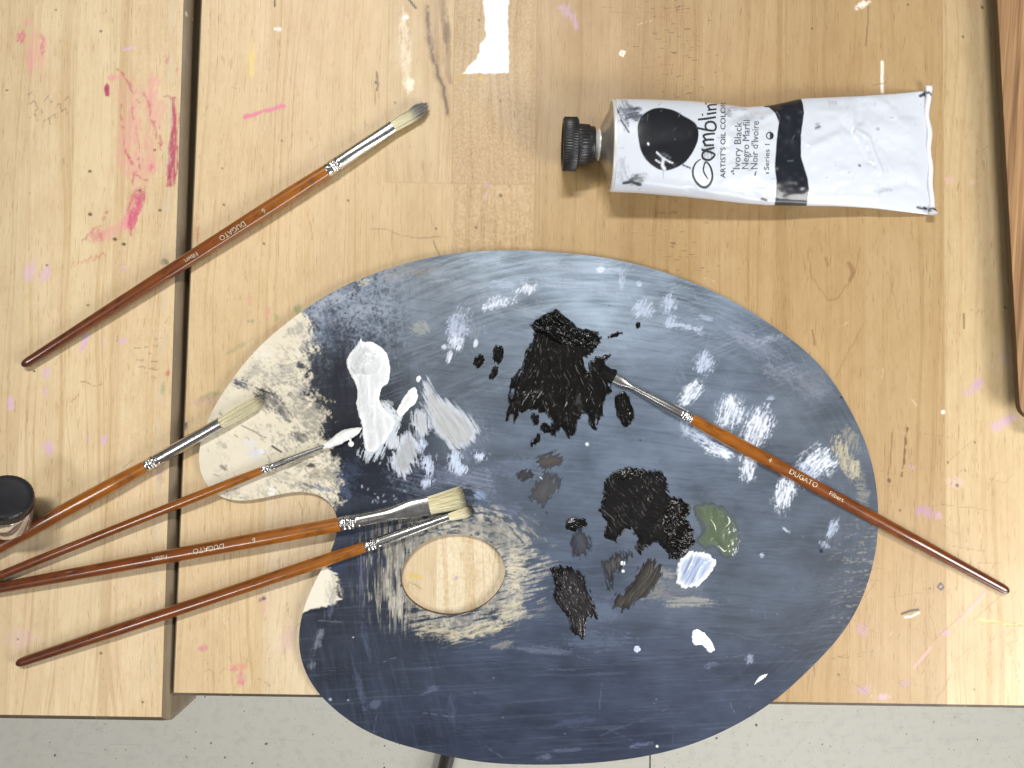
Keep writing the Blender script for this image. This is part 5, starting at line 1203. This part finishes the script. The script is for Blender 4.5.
# ------------------------------------------------------------------ small jar at the left edge, leaning over
def jar():
    top = P(-4, 498, .040); axis = np.array([.50, .62, .86]); axis /= np.linalg.norm(axis)
    root = empty('small_jar', (float(top[0])-.02, float(top[1])-.02, 0)); tag(root, 'small clear jar with black screw lid at the left edge', 'jar')
    n = np.cross(axis, [0,0,1.]); n /= np.linalg.norm(n); u = np.cross(n, axis)
    def lathe(name, prof, m, K=72, rip=0.):
        V = []
        t = np.arange(K)*2*math.pi/K
        for s, r in prof:
            rr = r*(1+(rip*np.sin(t*36) if rip and r > .01 else 0))
            V.append(top+axis*s+np.outer(np.cos(t)*rr, n)+np.outer(np.sin(t)*rr, u))
        return mesh_obj(name, np.concatenate(V), grid_faces(len(prof), K, True), m, root)
    lid = plain_material('glossy_black_lid', (0.014, 0.014, 0.017), .32, 0., vary=.6, vs=(120,120,120), bstr=.25)
    lathe('lid', [(0,.0002),(.0001,.010),(.0004,.0122),(.0002,.0130),(-.0008,.0136),(-.008,.0138),(-.0084,.0130)], lid, 144, .006)
    g, nt, b = newmat('clear_jar_glass'); b.inputs['Transmission Weight'].default_value = .9; b.inputs['Roughness'].default_value = .08; b.inputs['IOR'].default_value = 1.45; b.inputs['Base Color'].default_value = (.93,.93,.92,1)
    lathe('glass', [(-.0070,.0095),(-.0090,.0100),(-.011,.0122),(-.013,.0128),(-.030,.0128),(-.033,.0118),(-.0335,.0002)], g)
    cop = plain_material('copper_brown_paint', (0.10, 0.05, 0.035), .4, vary=.3)
    lathe('contents', [(-.0125,.0002),(-.0127,.0112),(-.029,.0112),(-.031,.0104),(-.0312,.0002)], cop)
    low = min(min((o.matrix_basis @ v.co).z for v in o.data.vertices) for o in root.children)
    root.location.z -= low-.0002 + 0  # rests on the table
jar()

# ------------------------------------------------------------------ thin board at the right edge
def side_board():
    Z = .015
    a = P(994, -60, Z); b = P(1019.5, 404, Z)
    d = (b-a)/np.linalg.norm(b-a); n = np.array([-d[1], d[0], 0]); n = n if n[0] > 0 else -n
    R = .009; W = .26
    a2 = a-d*.25
    b = b-d*0
    # outline, rounded at the near left corner
    pts = [a2]
    for k in range(10):
        t = k/9*math.pi/2; cc = b-d*R*0+n*R; pts.append(cc-n*R*math.cos(t)+d*R*math.sin(t))
    pts.append(b+d*R+n*W); pts.append(a2+n*W)
    pts = np.array(pts)[:, :2]; nP = len(pts); cen = pts.mean(0)
    def inset(k): return cen+(pts-cen)*(1-k)
    lay = [(pts*1., Z-.0036),(pts*1., Z-.0012),(inset(.002), Z-.0003),(inset(.005), Z)]
    V = []
    for q, z in lay: V += [(x, y, z) for x, y in q]
    V = np.array(V); Fq = grid_faces(len(lay), nP, True)
    mi = [0]*nP+[0]*nP+[1]*nP+[1, 0]
    top, nt, bb = newmat('brown_board_face')
    pos = N(nt, 'TexCoord').outputs['Object']
    v = mapping(nt, pos, (1,1,1), (0,0,.075))
    g1 = noise(nt, mapping(nt, v, (340, 8, 1)), 1., 3, .6); g2 = noise(nt, mapping(nt, v, (60, 4, 1)), 1., 3, .6)
    c = mix(nt, ramp(nt, g1, [(.36, 0.), (.62, 1.)]), tuple(lin((118,88,58))), tuple(lin((184,146,104)))); c = mix(nt, ramp(nt, g2, [(.35,0.),(.7,.6)]), c, tuple(lin((136,98,66))))
    nt.links.new(c, bb.inputs['Base Color']); bb.inputs['Roughness'].default_value = .45; bump(nt, bb, g1, .3, .0002)
    e = plain_material('dark_board_edge', tuple(lin((82,62,36))), .6, vary=.2, vs=(40,40,400))
    o = mesh_obj('wooden_board', V, Fq, [e, top], smooth=False, midx=mi, faces_list=[list(range(3*nP, 4*nP)), list(range(nP))[::-1]])
    root = empty('wooden_board', (float(b[0])+.05, float(b[1])+.1, 0)); o.name = 'panel'; o.data.transform(__import__('mathutils').Matrix.Translation(-Vector(root.location))); o.parent = root
    for k in (.05, .42):
        c0 = b-d*k+n*.05; q = [c0, c0+n*.16, c0+n*.16-d*.03, c0-d*.03]
        Vb = [(v_[0], v_[1], z) for z in (.0002, Z-.0038) for v_ in q]
        mesh_obj('batten', Vb, np.array([(0,1,5,4),(1,2,6,5),(2,3,7,6),(3,0,4,7),(4,5,6,7),(3,2,1,0)]), [e], root, smooth=False)
    o = root
    tag(o, 'thin brown board with rounded corner at the right edge', 'board')
side_board()

# ------------------------------------------------------------------ light
def area(name, loc, target, sx, sy, power, col=(1,1,1)):
    l = bpy.data.lights.new(name, 'AREA'); l.shape = 'RECTANGLE'; l.size = sx; l.size_y = sy; l.energy = power; l.color = col
    o = bpy.data.objects.new(name, l); COL.objects.link(o); o.location = loc
    o.rotation_euler = (Vector(target)-Vector(loc)).to_track_quat('-Z', 'Y').to_euler(); return o
area('ceiling_lamp', (-.25, 1.55, 2.6), (0,0,0), 1.1, .20, 70, (1.,.985,.965))
area('ceiling_lamp', (-1.4, -1.1, 2.6), (-.2,0,0), 1.3, .32, 19, (1.,.985,.965))
area('bench_lamp', (.66, -.36, .52), (.25,-.1,0), .34, .34, 6.0, (1.,.985,.96))

area('floor_fill_light', (1.3, -2.3, .30), (.35,-.6,-.75), 1.5, .8, 26, (.96,.98,1.))  # unseen fill light, added to brighten the floor
w = bpy.data.worlds.new('World'); SC.world = w; w.use_nodes = True
nt = w.node_tree; bg = nt.nodes['Background']
tc = nt.nodes.new('ShaderNodeTexCoord'); sep = nt.nodes.new('ShaderNodeSeparateXYZ'); nt.links.new(tc.outputs['Generated'], sep.inputs[0])
cr = nt.nodes.new('ShaderNodeValToRGB'); e = cr.color_ramp.elements
e[0].position = 0.; e[0].color = (.16,.15,.14,1); e[1].position = 1.; e[1].color = (.72,.72,.73,1)
e2 = e.new(.45); e2.color = (.22,.21,.20,1); e3 = e.new(.62); e3.color = (.60,.59,.58,1)
mr = nt.nodes.new('ShaderNodeMapRange'); mr.inputs['From Min'].default_value = -1; mr.inputs['From Max'].default_value = 1
nt.links.new(sep.outputs[2], mr.inputs['Value']); nt.links.new(mr.outputs[0], cr.inputs[0]); nt.links.new(cr.outputs[0], bg.inputs[0]); bg.inputs[1].default_value = .17

cam = bpy.data.cameras.new('camera'); co = bpy.data.objects.new('camera', cam); COL.objects.link(co)
co.location = (0, 0, H); co.rotation_euler = (PITCH, 0, ROLL)
cam.sensor_width = 36; cam.lens = F/1024*36; cam.clip_start = .01; cam.clip_end = 50
SC.camera = co
SC.view_settings.view_transform = 'Standard'; SC.view_settings.look = 'None'; SC.view_settings.exposure = 0; SC.view_settings.gamma = 1
